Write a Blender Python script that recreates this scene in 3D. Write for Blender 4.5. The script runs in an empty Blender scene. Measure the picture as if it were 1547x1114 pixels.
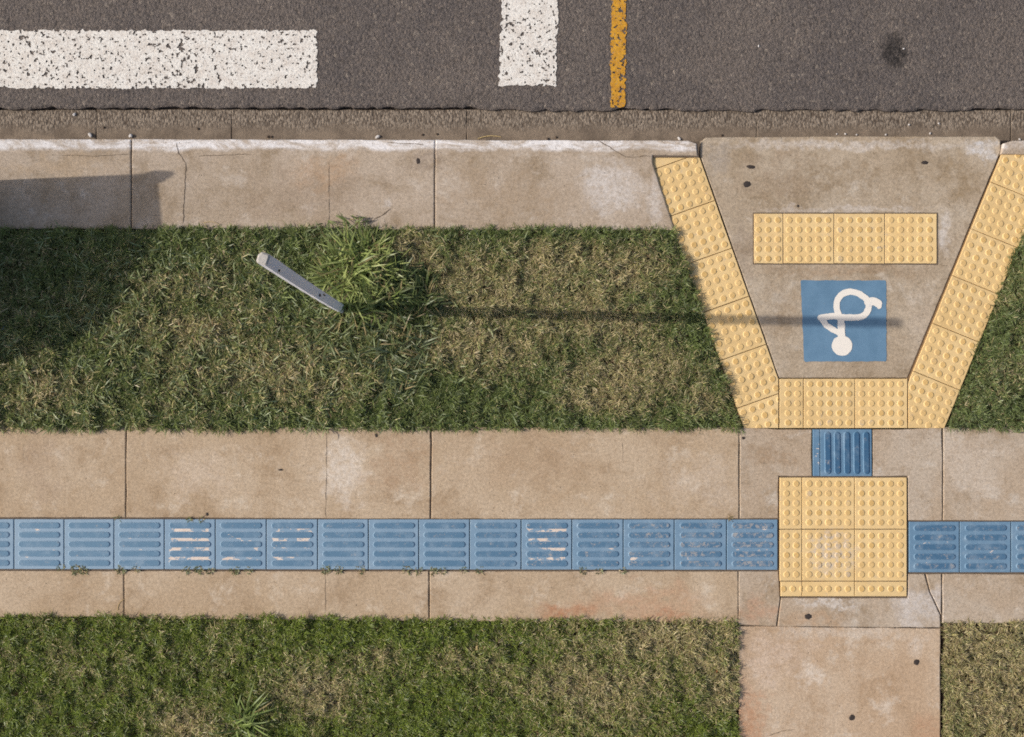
import bpy, bmesh, math, random
import numpy as np
from mathutils import Vector, Matrix, Euler

R = math.radians
random.seed(7)
rng = np.random.default_rng(11)
scene = bpy.context.scene
COL = scene.collection

# ------------------------------------------------------------------ camera, sky, sun, exposure
PXM = 308.0                      # photograph pixels per metre on the pavement plane (25 cm tiles = 77 px)
H = 5.93                         # height of the drone above the pavement
NX, NY = 773.5, 630.0            # pixel straight below the drone
CY = (557.0 - NY) / PXM

cam_d = bpy.data.cameras.new("camera")
cam = bpy.data.objects.new("camera", cam_d)
COL.objects.link(cam)
cam.location = (0, CY, H)
cam.rotation_euler = (0, 0, 0)
cam_d.sensor_fit = 'HORIZONTAL'
cam_d.sensor_width = 36.0
cam_d.lens = 36.0 * H / (1547.0 / PXM)
cam_d.shift_y = (NY - 557.0) / 1547.0
cam_d.clip_start = 0.1
cam_d.clip_end = 2000.0
scene.camera = cam

SUN_EL = R(34.3)
SH = Vector((855.0, -22.0)).normalized()          # the way shadows run on the ground
world = bpy.data.worlds.new("World")
scene.world = world
world.use_nodes = True
wn = world.node_tree
bg = wn.nodes['Background']
sky = wn.nodes.new('ShaderNodeTexSky')
sky.sky_type = 'NISHITA'
sky.sun_disc = False
sky.sun_elevation = SUN_EL
sky.sun_rotation = math.atan2(-SH.x, -SH.y)
sky.air_density = 1.0
sky.dust_density = 3.5
sky.ozone_density = 1.0
bg.inputs[1].default_value = 0.112
wn.links.new(sky.outputs[0], bg.inputs[0])

sun_d = bpy.data.lights.new("sun", 'SUN')
sun_d.energy = 3.3
sun_d.angle = R(0.53)
sun_d.color = (1.0, 0.94, 0.86)
sun = bpy.data.objects.new("sun", sun_d)
COL.objects.link(sun)
sd = Vector((SH.x * math.cos(SUN_EL), SH.y * math.cos(SUN_EL), -math.sin(SUN_EL)))
sun.rotation_euler = sd.to_track_quat('-Z', 'Y').to_euler()
sun.location = (-4, 0, 5)

vs = scene.view_settings
vs.view_transform = 'Standard'
vs.look = 'None'
vs.gamma = 1.0
vs.exposure = 0.0
vs.use_curve_mapping = False
scene.cycles.max_bounces = 5
scene.cycles.diffuse_bounces = 3
scene.cycles.glossy_bounces = 2
scene.cycles.transmission_bounces = 3
scene.cycles.use_denoising = False
scene.cycles.denoiser = 'OPENIMAGEDENOISE'
scene.cycles.denoising_input_passes = 'RGB_ALBEDO_NORMAL'
scene.cycles.pixel_filter_type = 'BLACKMAN_HARRIS'
scene.cycles.filter_width = 1.8


def P(px, py, z=0.0):
    """photograph pixel -> point of the horizontal plane at height z (a plane the thing lies on)"""
    k = (H - z) / H
    return Vector(((px - NX) / PXM * k, CY + ((557.0 - py) / PXM - CY) * k, z))


def lin(r, g, b):
    f = lambda c: (c / 255 / 12.92) if c <= 10.3 else ((c / 255 + 0.055) / 1.055) ** 2.4
    return (f(r), f(g), f(b), 1.0)


# ------------------------------------------------------------------ numpy value noise
def vn(x, y, scale, seed):
    g = np.random.default_rng(abs(int(seed)) + (5000 if seed < 0 else 0)).random((256, 256))
    x = np.asarray(x, float) * scale + 100.37
    y = np.asarray(y, float) * scale + 57.91
    xi = np.floor(x).astype(int); yi = np.floor(y).astype(int)
    fx = x - xi; fy = y - yi
    fx = fx * fx * (3 - 2 * fx); fy = fy * fy * (3 - 2 * fy)
    a = g[xi % 256, yi % 256]; b = g[(xi + 1) % 256, yi % 256]
    c = g[xi % 256, (yi + 1) % 256]; d = g[(xi + 1) % 256, (yi + 1) % 256]
    return (a * (1 - fx) + b * fx) * (1 - fy) + (c * (1 - fx) + d * fx) * fy


def fbm(x, y, scale, seed, octv=4):
    s = 0; a = 1; t = 0
    for i in range(octv):
        s = s + a * vn(x, y, scale * 2 ** i, seed + i * 13); t += a; a *= 0.55
    return s / t


# ------------------------------------------------------------------ material helper
class NT:
    def __init__(self, name):
        self.m = bpy.data.materials.new(name)
        self.m.use_nodes = True
        self.t = self.m.node_tree
        self.b = self.t.nodes['Principled BSDF']
        self.out = self.t.nodes['Material Output']
        self._pos = None

    def n(self, kind, **kw):
        o = self.t.nodes.new(kind)
        for k, v in kw.items():
            setattr(o, k, v)
        return o

    def put(self, sock, v):
        if isinstance(v, bpy.types.NodeSocket):
            self.t.links.new(v, sock)
        elif v is not None:
            sock.default_value = v

    def pos(self):
        if self._pos is None:
            self._pos = self.n('ShaderNodeNewGeometry').outputs['Position']
        return self._pos

    def vmath(self, op, a, b=None):
        o = self.n('ShaderNodeVectorMath', operation=op)
        self.put(o.inputs[0], a)
        if b is not None:
            self.put(o.inputs[1], b)
        return o.outputs['Value'] if op in ('LENGTH', 'DOT_PRODUCT', 'DISTANCE') else o.outputs[0]

    def math(self, op, a, b=None, clamp=False):
        o = self.n('ShaderNodeMath', operation=op, use_clamp=clamp)
        self.put(o.inputs[0], a)
        if b is not None:
            self.put(o.inputs[1], b)
        return o.outputs[0]

    def noise(self, scale, detail=3, rough=0.55, vec=None, color=False, dist=0.0):
        o = self.n('ShaderNodeTexNoise')
        self.put(o.inputs['Vector'], vec if vec is not None else self.pos())
        o.inputs['Scale'].default_value = scale
        o.inputs['Detail'].default_value = detail
        o.inputs['Roughness'].default_value = rough
        o.inputs['Distortion'].default_value = dist
        return o.outputs['Color' if color else 'Fac']

    def voro(self, scale, vec=None, out='Distance', rand=1.0, feature='F1'):
        o = self.n('ShaderNodeTexVoronoi', feature=feature)
        self.put(o.inputs['Vector'], vec if vec is not None else self.pos())
        o.inputs['Scale'].default_value = scale
        o.inputs['Randomness'].default_value = rand
        return o.outputs[out]

    def mr(self, v, a, b, c=0.0, d=1.0, smooth=True):
        o = self.n('ShaderNodeMapRange', interpolation_type='SMOOTHSTEP' if smooth else 'LINEAR')
        self.put(o.inputs[0], v)
        for i, x in enumerate((a, b, c, d)):
            o.inputs[i + 1].default_value = x
        return o.outputs[0]

    def mix(self, f, a, b, mode='MIX'):
        o = self.n('ShaderNodeMix', data_type='RGBA', blend_type=mode)
        self.put(o.inputs[0], f); self.put(o.inputs[6], a); self.put(o.inputs[7], b)
        return o.outputs[2]

    def scale(self, c, f):
        o = self.n('ShaderNodeVectorMath', operation='SCALE')
        self.put(o.inputs[0], c); self.put(o.inputs[3], f)
        return o.outputs[0]

    def bump(self, h, strength, dist, prev=None):
        o = self.n('ShaderNodeBump')
        o.inputs['Strength'].default_value = strength
        o.inputs['Distance'].default_value = dist
        self.put(o.inputs['Height'], h)
        if prev is not None:
            self.put(o.inputs['Normal'], prev)
        return o.outputs[0]

    def spot(self, px, py, rx, ry, warp=0.10, ws=9.0, soft=0.85, seed=0.0):
        """mask of a stain lying at a place on the pavement, radii in photograph pixels"""
        c = P(px, py)
        off = self.vmath('ADD', self.pos(), (seed, seed * 1.7, 0))
        nz = self.vmath('SUBTRACT', self.noise(ws, 4, 0.6, off, color=True), (0.5, 0.5, 0.5))
        w = self.scale(nz, warp * 2)
        p = self.vmath('ADD', self.vmath('SUBTRACT', self.pos(), (c.x, c.y, 0)), w)
        p = self.vmath('MULTIPLY', p, (PXM / rx, PXM / ry, 0))
        m = self.mr(self.vmath('LENGTH', p), 1.15, 1.15 - soft)
        return self.math('MULTIPLY', m, self.mr(self.noise(38, 5, 0.75), 0.30, 0.62, 0.25, 1.0))

    def done(self, color, rough=0.85, normal=None, spec=0.3):
        self.put(self.b.inputs['Base Color'], color)
        self.put(self.b.inputs['Roughness'], rough)
        self.b.inputs['Specular IOR Level'].default_value = spec
        if normal is not None:
            self.put(self.b.inputs['Normal'], normal)
        return self.m


def concrete(name, A, B, dark, light, spots=(), grain=0.60, film=None, blotch=0.85, lightamt=0.8):
    t = NT(name)
    n1 = t.noise(1.9, 5, 0.6, dist=0.5)
    n2 = t.noise(4.5, 8, 0.72, t.vmath('ADD', t.pos(), (3.1, 7.7, 0)), dist=0.25)
    n3 = t.noise(6.0, 8, 0.74, t.vmath('ADD', t.pos(), (13.1, 2.7, 0)), dist=0.2)
    g1 = t.noise(70, 3, 0.7)
    g2 = t.noise(170, 1, 0.5)
    c = t.mix(t.mr(n1, 0.40, 0.60), A, B)
    c = t.mix(t.math('MULTIPLY', t.mr(n2, 0.46, 0.70), blotch), c, dark)
    c = t.mix(t.math('MULTIPLY', t.mr(n3, 0.52, 0.70), lightamt), c, light)
    for s in spots:
        px, py, rx, ry, colr, amt = s[:6]
        c = t.mix(t.math('MULTIPLY', t.spot(px, py, rx, ry, *(s[6:] if len(s) > 6 else ())), amt), c, colr)
    if film:   # cement film along the kerb's road edge
        ylo, yhi, fcol = film
        sep = t.n('ShaderNodeSeparateXYZ'); t.put(sep.inputs[0], t.pos())
        yy = t.math('ADD', sep.outputs[1], t.math('MULTIPLY', t.math('SUBTRACT', t.noise(5, 5, 0.62), 0.5), 0.075))
        f = t.mr(yy, ylo, yhi)
        brk = t.mr(t.noise(7, 7, 0.75, t.vmath('MULTIPLY', t.pos(), (0.6, 1.5, 1)), dist=0.8), 0.38, 0.60, 0.12, 1.0)
        c = t.mix(t.math('MULTIPLY', f, brk), c, fcol)
    gr = t.math('ADD', t.math('MULTIPLY', t.math('SUBTRACT', g1, 0.5), grain * 1.5),
                t.math('MULTIPLY', t.math('SUBTRACT', g2, 0.5), grain * 1.3))
    c = t.mix(t.mr(t.noise(34, 6, 0.8, t.vmath('ADD', t.pos(), (7.1, 1.3, 0))), 0.50, 0.72, 0.0, 0.6), c, dark)
    hs = t.n('ShaderNodeHueSaturation'); hs.inputs['Saturation'].default_value = 0.96; t.put(hs.inputs['Color'], c); c = hs.outputs[0]
    c = t.scale(c, t.math('MULTIPLY', t.math('ADD', gr, 1.0), 1.08))
    # pits and little dark specks
    vcol = t.voro(46, out='Color'); vd = t.voro(46)
    sep2 = t.n('ShaderNodeSeparateColor'); t.put(sep2.inputs[0], vcol)
    pit = t.math('MULTIPLY', t.mr(vd, 0.16, 0.08), t.mr(sep2.outputs[0], 0.90, 0.93))
    c = t.mix(t.math('MULTIPLY', pit, 0.65), c, (0.06, 0.05, 0.04, 1))
    streak = t.mr(t.noise(9, 7, 0.8, t.vmath('MULTIPLY', t.pos(), (1.0, 0.35, 1.0)), dist=0.4), 0.55, 0.75, 0.0, 0.35)
    c = t.mix(streak, c, dark)
    h = t.math('SUBTRACT', t.math('ADD', g1, t.math('MULTIPLY', g2, 0.6)), t.math('MULTIPLY', pit, 1.5))
    nrm = t.bump(h, 0.35, 0.0022)
    nrm = t.bump(t.noise(12, 3), 0.25, 0.008, nrm)
    return t.done(c, 0.9, nrm, 0.2)


LGREY = lin(205, 197, 190)
MAT = {}
MAT['kerb_concrete'] = concrete(
    'kerb_concrete', lin(177, 160, 141), lin(168, 150, 129), lin(142, 122, 97), lin(193, 180, 165),
    spots=[(925, 285, 55, 45, LGREY, 0.75, 0.16, 14), (895, 268, 22, 14, LGREY, 0.6, 0.1, 20),
           (990, 305, 14, 45, LGREY, 0.6, 0.05, 20), (470, 300, 120, 45, lin(150, 130, 110), 0.55, 0.3),
           (760, 300, 140, 40, lin(155, 132, 105), 0.5, 0.3), (490, 262, 60, 30, lin(176, 140, 104), 0.45, 0.2),
           (90, 255, 120, 20, lin(186, 160, 128), 0.4, 0.2), (586, 308, 8, 10, LGREY, 0.6, 0.03, 30),
           (640, 240, 40, 10, lin(142, 126, 112), 0.5, 0.15, 18)],
    film=(P(0, 231).y, P(0, 222).y, lin(226, 221, 218)))
MAT['walk_concrete'] = concrete(
    'walk_concrete', lin(184, 163, 137), lin(176, 153, 125), lin(154, 129, 100), lin(200, 184, 163),
    spots=[(520, 715, 46, 50, lin(212, 200, 186), 0.75, 0.2, 12), (600, 700, 50, 60, lin(160, 128, 98), 0.45, 0.3),
           (60, 710, 50, 60, lin(168, 146, 124), 0.5, 0.25), (300, 720, 60, 40, lin(202, 184, 164), 0.5, 0.25),
           (860, 925, 60, 14, lin(168, 108, 70), 0.7, 0.1), (1010, 928, 40, 12, lin(164, 104, 68), 0.6, 0.1),
           (960, 910, 120, 30, lin(184, 140, 108), 0.5, 0.2), (1060, 730, 80, 60, lin(196, 180, 162), 0.5, 0.25),
           (800, 700, 130, 50, lin(172, 146, 118), 0.45, 0.3), (650, 660, 20, 12, lin(150, 130, 110), 0.4)])
MAT['patch_concrete'] = concrete(
    'patch_concrete', lin(181, 165, 146), lin(174, 154, 131), lin(146, 124, 97), lin(198, 187, 173),
    spots=[(1165, 690, 40, 28, lin(146, 118, 88), 0.6, 0.2, 14), (1390, 915, 50, 30, lin(202, 196, 192), 0.6, 0.15),
           (1250, 912, 60, 8, lin(212, 206, 200), 0.6, 0.1, 18), (1230, 935, 60, 14, lin(176, 140, 104), 0.5, 0.15),
           (1140, 920, 30, 26, lin(180, 138, 108), 0.6, 0.15), (1470, 700, 60, 60, lin(198, 184, 168), 0.5, 0.25)])
MAT['path_concrete'] = concrete(
    'path_concrete', lin(188, 166, 141), lin(181, 155, 127), lin(162, 134, 104), lin(204, 190, 173),
    spots=[(1130, 1085, 30, 60, lin(178, 130, 96), 0.75, 0.2), (1222, 1020, 20, 24, lin(210, 197, 182), 0.6, 0.12, 22),
           (1170, 990, 60, 40, lin(206, 186, 168), 0.55, 0.25), (1384, 980, 12, 22, lin(214, 204, 192), 0.5, 0.06),
           (1270, 955, 130, 14, lin(202, 190, 176), 0.5, 0.15), (1400, 1105, 40, 30, lin(176, 136, 104), 0.6, 0.12)])
MAT['ramp_concrete'] = concrete(
    'ramp_concrete', lin(176, 160, 139), lin(167, 149, 126), lin(138, 118, 92), lin(192, 180, 164), blotch=0.75,
    spots=[(1270, 270, 60, 30, lin(134, 112, 84), 0.55, 0.35, 12), (1450, 270, 30, 45, lin(138, 116, 86), 0.6, 0.2, 14),
           (1180, 270, 70, 40, lin(144, 122, 98), 0.5, 0.3, 12), (1280, 218, 230, 9, lin(200, 190, 180), 0.7, 0.08, 14),
           (1428, 350, 12, 40, lin(204, 196, 188), 0.7, 0.06, 18), (1278, 316, 150, 5, lin(200, 190, 180), 0.6, 0.06, 16),
           (1280, 408, 150, 14, lin(158, 130, 100), 0.5, 0.12), (1120, 380, 20, 50, lin(146, 128, 110), 0.5, 0.15),
           (1085, 240, 20, 30, lin(150, 140, 130), 0.6, 0.12, 16), (1485, 225, 25, 18, lin(210, 208, 208), 0.7, 0.1, 18),
           (1395, 480, 20, 60, lin(190, 174, 156), 0.4, 0.15), (1180, 470, 30, 60, lin(150, 126, 98), 0.4, 0.2)])
MAT['mortar'] = concrete('mortar', lin(200, 194, 186), lin(186, 176, 164), lin(150, 138, 124), lin(214, 208, 202))

# gutter: exposed aggregate towards the road, smooth washed sediment at the kerb
t = NT('gutter_concrete')
sep = t.n('ShaderNodeSeparateXYZ'); t.put(sep.inputs[0], t.pos())
yy = t.math('ADD', sep.outputs[1], t.math('MULTIPLY', t.math('SUBTRACT', t.noise(6, 5, 0.6), 0.5), 0.11))
agg = t.mr(yy, P(0, 203, -0.1).y, P(0, 184, -0.1).y)
st = t.vmath('MULTIPLY', t.pos(), (1.0, 0.6, 1.0))
va = t.voro(120, st); vb = t.n('ShaderNodeSeparateColor'); t.put(vb.inputs[0], t.voro(120, st, 'Color'))
ca = t.mix(vb.outputs[0], lin(106, 95, 84), lin(158, 144, 128))
ca = t.mix(t.mr(va, 0.45, 0.85, 0.0, 0.7), ca, lin(76, 64, 54))
cs = t.mix(t.mr(t.noise(9, 5, 0.65), 0.35, 0.65), lin(112, 99, 86), lin(138, 123, 107))
cs = t.scale(cs, t.math('ADD', t.math('MULTIPLY', t.math('SUBTRACT', t.noise(95, 4, 0.75), 0.5), 0.9), 1.0))
c = t.mix(agg, cs, ca)
h = t.math('MULTIPLY', t.math('SUBTRACT', 1.0, va), agg)
nrm = t.bump(h, 0.7, 0.005, t.bump(t.noise(90, 4, 0.7), 0.7, 0.004))
MAT['gutter'] = t.done(c, 0.92, nrm, 0.2)


def asphalt():
    t = NT('asphalt')
    v1 = t.voro(72, t.vmath('ADD', t.pos(), t.scale(t.noise(70, 3, color=True), 0.022)))
    sepc = t.n('ShaderNodeSeparateColor'); t.put(sepc.inputs[0], t.voro(72, t.vmath('ADD', t.pos(), t.scale(t.noise(70, 3, color=True), 0.022)), 'Color'))
    big = t.noise(2.2, 6, 0.65)
    c = t.mix(t.mr(big, 0.35, 0.65), lin(119, 109, 102), lin(105, 97, 93))
    c = t.mix(t.math('MULTIPLY', t.mr(sepc.outputs[0], 0.55, 0.95), 0.35), c, lin(138, 124, 112))
    c = t.mix(t.math('MULTIPLY', t.mr(sepc.outputs[1], 0.94, 0.98), 0.45), c, lin(165, 152, 138))
    c = t.mix(t.mr(v1, 0.5, 0.9, 0.0, 0.5), c, lin(58, 52, 49))
    g = t.noise(85, 3, 0.75)
    c = t.scale(c, t.math('ADD', t.math('MULTIPLY', t.math('SUBTRACT', g, 0.5), 1.5), 1.0))
    # oil drip on the lane
    c = t.mix(t.math('MULTIPLY', t.spot(1358, 70, 24, 30, 0.05, 22, 0.6), 1.0), c, lin(46, 42, 40))
    c = t.mix(t.math('MULTIPLY', t.spot(700, 145, 60, 10, 0.1, 12), 0.25), c, lin(60, 54, 50))
    h = t.math('ADD', t.math('SUBTRACT', 1.0, t.math('MULTIPLY', v1, 1.2)), t.math('MULTIPLY', t.noise(110, 5, 0.75), 2.2))
    nrm = t.bump(h, 0.85, 0.0065)
    return t.done(c, 0.82, nrm, 0.3)


MAT['asphalt'] = asphalt()


def plain(name, col, rough=0.8, var=0.25, scale=40, bump=0.2, spec=0.3):
    t = NT(name)
    c = t.scale(t.mix(0.0, col, col), t.math('ADD', t.math('MULTIPLY', t.math('SUBTRACT', t.noise(scale, 4, 0.65), 0.5), var * 2), 1.0))
    return t.done(c, rough, t.bump(t.noise(scale * 3, 3), bump, 0.002), spec)


MAT['bed'] = plain('joint_dirt', lin(104, 90, 76), 0.95, 0.5, 60, 0.6)
MAT['tile_joint'] = plain('tile_joint', lin(136, 112, 84), 0.95, 0.5, 60, 0.4)
MAT['crack'] = plain('crack_dirt', lin(104, 90, 76), 0.95, 0.3, 60)
MAT['soil'] = plain('soil', lin(74, 60, 44), 0.95, 0.5, 45, 0.8)
MAT['gum'] = plain('chewing_gum', lin(62, 54, 50), 0.75, 0.2, 60)
MAT['pebble'] = plain('pebble', lin(205, 200, 196), 0.8, 0.3, 80)
MAT['pebble_dark'] = plain('dark_pebble', lin(92, 78, 66), 0.85, 0.3, 80)
MAT['paper'] = plain('paper_scrap', lin(232, 232, 236), 0.7, 0.1, 60)
MAT['paper_blue'] = plain('pale_blue_scrap', lin(176, 196, 222), 0.6, 0.1, 60)
MAT['petal'] = plain('petal', lin(222, 200, 206), 0.6, 0.1, 60)
MAT['straw'] = plain('straw', lin(196, 172, 122), 0.8, 0.3, 80)
MAT['dry_leaf'] = plain('dry_leaf', lin(150, 96, 58), 0.8, 0.3, 80)
MAT['caster_green'] = plain('caster_plastic', lin(58, 78, 60), 0.5, 0.15, 12, 0.1)
MAT['rubber'] = plain('rubber', lin(36, 36, 36), 0.8, 0.2, 50)
MAT['caster_steel'] = plain('galvanised_steel', lin(150, 152, 154), 0.45, 0.15, 30)


def road_paint(name, c1, c2):
    t = NT(name)
    c = t.mix(t.mr(t.noise(24, 5, 0.65), 0.35, 0.7), c1, c2)
    c = t.scale(c, t.math('ADD', t.math('MULTIPLY', t.math('SUBTRACT', t.noise(170, 4, 0.75), 0.5), 0.55), 1.0))
    c = t.mix(t.mr(t.noise(95, 3, 0.7, t.vmath('ADD', t.pos(), (3, 3, 0))), 0.54, 0.66, 0.0, 0.75), c, lin(138, 124, 112))
    v1 = t.voro(72, t.vmath('ADD', t.pos(), t.scale(t.noise(70, 3, color=True), 0.022)))
    h = t.math('ADD', t.math('SUBTRACT', 1.0, t.math('MULTIPLY', v1, 1.0)), t.math('MULTIPLY', t.noise(170, 4, 0.7), 1.2))
    return t.done(c, 0.75, t.bump(h, 0.35, 0.0035), 0.3)


MAT['white_road'] = road_paint('white_road_paint', lin(236, 231, 222), lin(220, 211, 200))
MAT['yellow_road'] = road_paint('yellow_road_paint', lin(212, 156, 46), lin(190, 134, 40))

# yellow tile: a little dirty, per-tile tint
def yellow(name, base, worn=0.0):
    t = NT(name)
    oi = t.n('ShaderNodeObjectInfo').outputs['Random']
    c = t.mix(t.mr(t.noise(6, 5, 0.6), 0.35, 0.68), base, lin(224, 190, 132))
    c = t.mix(t.math('MULTIPLY', t.mr(t.noise(22, 6, 0.7, t.vmath('ADD', t.pos(), (5, 1, 0))), 0.55, 0.8), 0.4), c, lin(208, 164, 106))
    c = t.mix(t.math('MULTIPLY', t.mr(t.noise(34, 6, 0.72, t.vmath('ADD', t.pos(), (9, 4, 0))), 0.58 - worn * 0.2, 0.70 - worn * 0.2), 0.45 + worn * 0.4), c, lin(186, 172, 156))
    c = t.mix(t.math('MULTIPLY', t.mr(t.noise(11, 7, 0.75, t.vmath('ADD', t.pos(), (1, 6, 0)), dist=1.0), 0.52, 0.72), 0.45), c, lin(196, 162, 116))
    c = t.mix(t.math('MULTIPLY', t.math('MULTIPLY', t.spot(1258, 835, 45, 45, 0.1, 20), t.mr(t.noise(42, 5, 0.75), 0.44, 0.58)), 0.85), c, lin(198, 186, 174))
    gr = t.math('MULTIPLY', t.math('SUBTRACT', t.noise(90, 3, 0.7), 0.5), 0.22)
    c = t.scale(c, t.math('ADD', t.math('ADD', gr, 0.945), t.math('MULTIPLY', oi, 0.11)))
    return t.done(c, 0.7, t.bump(t.noise(90, 2), 0.15, 0.0012), 0.3)


MAT['yellow_tile'] = yellow('yellow_tile', lin(230, 199, 144))
MAT['yellow_stud'] = yellow('yellow_stud', lin(216, 177, 112))
MAT['worn_stud'] = yellow('worn_stud', lin(214, 184, 134), 0.6)

# blue tile: object colour r = chipped paint, g = fading
def blue(name, fresh, faded, chips, barmat=False):
    t = NT(name)
    oi = t.n('ShaderNodeObjectInfo')
    sc = t.n('ShaderNodeSeparateColor'); t.put(sc.inputs[0], oi.outputs['Color'])
    c = t.mix(sc.outputs[1], fresh, faded)
    c = t.mix(t.math('MULTIPLY', t.mr(t.noise(14, 6, 0.7), 0.45, 0.75), 0.5), c, lin(152, 172, 188))
    c = t.mix(t.math('MULTIPLY', t.mr(t.noise(28, 5, 0.7, t.vmath('ADD', t.pos(), (2, 8, 0))), 0.58, 0.8), 0.5), c, lin(66, 96, 122))
    gr = t.math('MULTIPLY', t.math('SUBTRACT', t.noise(120, 2, 0.6), 0.5), 0.2)
    c = t.scale(c, t.math('ADD', gr, 1.0))
    st = t.vmath('MULTIPLY', t.pos(), (0.55, 1.25, 1.0))
    tc = t.n('ShaderNodeTexCoord').outputs['Generated']
    sg = t.n('ShaderNodeSeparateXYZ'); t.put(sg.inputs[0], tc)
    bx_ = t.mr(t.math('ABSOLUTE', t.math('SUBTRACT', sg.outputs[0], 0.5)), 0.34, 0.46, 0.0, 0.25)
    by_ = t.mr(t.math('ABSOLUTE', t.math('SUBTRACT', sg.outputs[1], 0.5)), 0.36, 0.46, 0.0, 0.25)
    ch = t.math('ADD', t.math('SUBTRACT', t.noise(21, 4, 0.62, st), t.math('ADD', bx_, by_)), t.math('MULTIPLY', sc.outputs[0], 0.29))
    f = t.mr(t.math('ADD', ch, t.math('MULTIPLY', t.math('SUBTRACT', t.noise(110, 3, 0.7), 0.5), 0.10)), 0.735, 0.765)
    c = t.mix(f, c, t.mix(t.noise(60, 3), lin(236, 226, 216), lin(206, 180, 158)))
    if barmat:
        w = t.math('ADD', t.noise(55, 6, 0.75), t.math('MULTIPLY', sc.outputs[2], 0.15))
        c = t.mix(t.math('MULTIPLY', t.mr(w, 0.60, 0.72), 0.75), c, lin(176, 168, 160))
    h = t.math('SUBTRACT', t.noise(160, 3), t.math('MULTIPLY', f, 0.8))
    return t.done(c, 0.6, t.bump(h, 0.2, 0.0012), 0.35)


MAT['blue_tile'] = blue('blue_tile', lin(92, 128, 156), lin(139, 163, 182), True)
MAT['blue_bar'] = blue('blue_bar', lin(60, 98, 130), lin(98, 132, 157), False, True)


def emblem_blue():
    t = NT('emblem_blue_paint')
    c = t.mix(t.mr(t.noise(10, 5, 0.65), 0.35, 0.7), lin(106, 139, 165), lin(95, 128, 154))
    c = t.mix(t.math('MULTIPLY', t.mr(t.noise(70, 5, 0.7), 0.62, 0.75), 0.4), c, lin(170, 156, 140))
    c = t.scale(c, t.math('ADD', t.math('MULTIPLY', t.math('SUBTRACT', t.noise(300, 2), 0.5), 0.3), 1.0))
    return t.done(c, 0.7, t.bump(t.noise(160, 3), 0.3, 0.0015), 0.3)


MAT['emblem_blue'] = emblem_blue()
t = NT('emblem_white_paint')
c = t.mix(t.mr(t.noise(40, 5, 0.7), 0.58, 0.72), lin(238, 230, 218), lin(196, 200, 208))
MAT['emblem_white'] = t.done(c, 0.7, t.bump(t.noise(160, 3), 0.25, 0.0012), 0.3)

t = NT('weathered_wood_paint')
gv = t.vmath('MULTIPLY', t.pos(), (60, 60, 2.2))
gn = t.noise(1.0, 5, 0.65, gv)
c = t.mix(t.mr(gn, 0.3, 0.7), lin(244, 243, 247), lin(234, 231, 238))
c = t.mix(t.math('MULTIPLY', t.mr(t.noise(1.0, 4, 0.7, t.vmath('MULTIPLY', t.pos(), (40, 40, 5))), 0.62, 0.8), 0.7), c, lin(150, 130, 118))
MAT['post'] = t.done(c, 0.8, t.bump(gn, 0.15, 0.001), 0.3)
MAT['post_top'] = plain('post_end_grain', lin(186, 180, 172), 0.9, 0.35, 90, 0.4)
MAT['knot'] = plain('knot', lin(48, 42, 40), 0.8, 0.3, 90)

t = NT('grass_blade')
at = t.n('ShaderNodeAttribute', attribute_name='bcol').outputs['Color']
t.put(t.b.inputs['Base Color'], at)
t.b.inputs['Roughness'].default_value = 0.42
t.b.inputs['Specular IOR Level'].default_value = 0.45
tr = t.n('ShaderNodeBsdfTranslucent'); t.put(tr.inputs[0], at)
ms = t.n('ShaderNodeMixShader'); ms.inputs[0].default_value = 0.28
t.t.links.new(t.b.outputs[0], ms.inputs[1]); t.t.links.new(tr.outputs[0], ms.inputs[2])
t.t.links.new(ms.outputs[0], t.out.inputs[0])
MAT['grass'] = t.m


# ------------------------------------------------------------------ object helpers
def link(name, me, mat, parent=None):
    o = bpy.data.objects.new(name, me)
    if mat is not None and not me.materials:
        me.materials.append(MAT[mat] if isinstance(mat, str) else mat)
    COL.objects.link(o)
    o.parent = parent
    return o


def empty(name, loc=(0, 0, 0)):
    o = bpy.data.objects.new(name, None)
    o.empty_display_size = 0.05
    COL.objects.link(o)
    o.location = loc
    return o


def tag(o, label, cat, group=None):
    o['label'] = label; o['category'] = cat
    if group:
        o['group'] = group
    return o


def structure(o, label=None):
    o['kind'] = 'structure'
    if label:
        o['label'] = label
    return o


def area2(pts):
    return sum(pts[i][0] * pts[(i + 1) % len(pts)][1] - pts[(i + 1) % len(pts)][0] * pts[i][1] for i in range(len(pts)))


def inset(pts, d):
    """move a counter-clockwise outline inwards by d"""
    n = len(pts); out = []
    for i in range(n):
        p0 = Vector(pts[i - 1][:2]); p1 = Vector(pts[i][:2]); p2 = Vector(pts[(i + 1) % n][:2])
        a = (p1 - p0).normalized(); b = (p2 - p1).normalized()
        na = Vector((-a.y, a.x)); nb = Vector((-b.y, b.x))
        m = na + nb
        k = d / max(0.35, 0.5 * m.length_squared)
        out.append(p1 + m * k)
    return out


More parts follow.
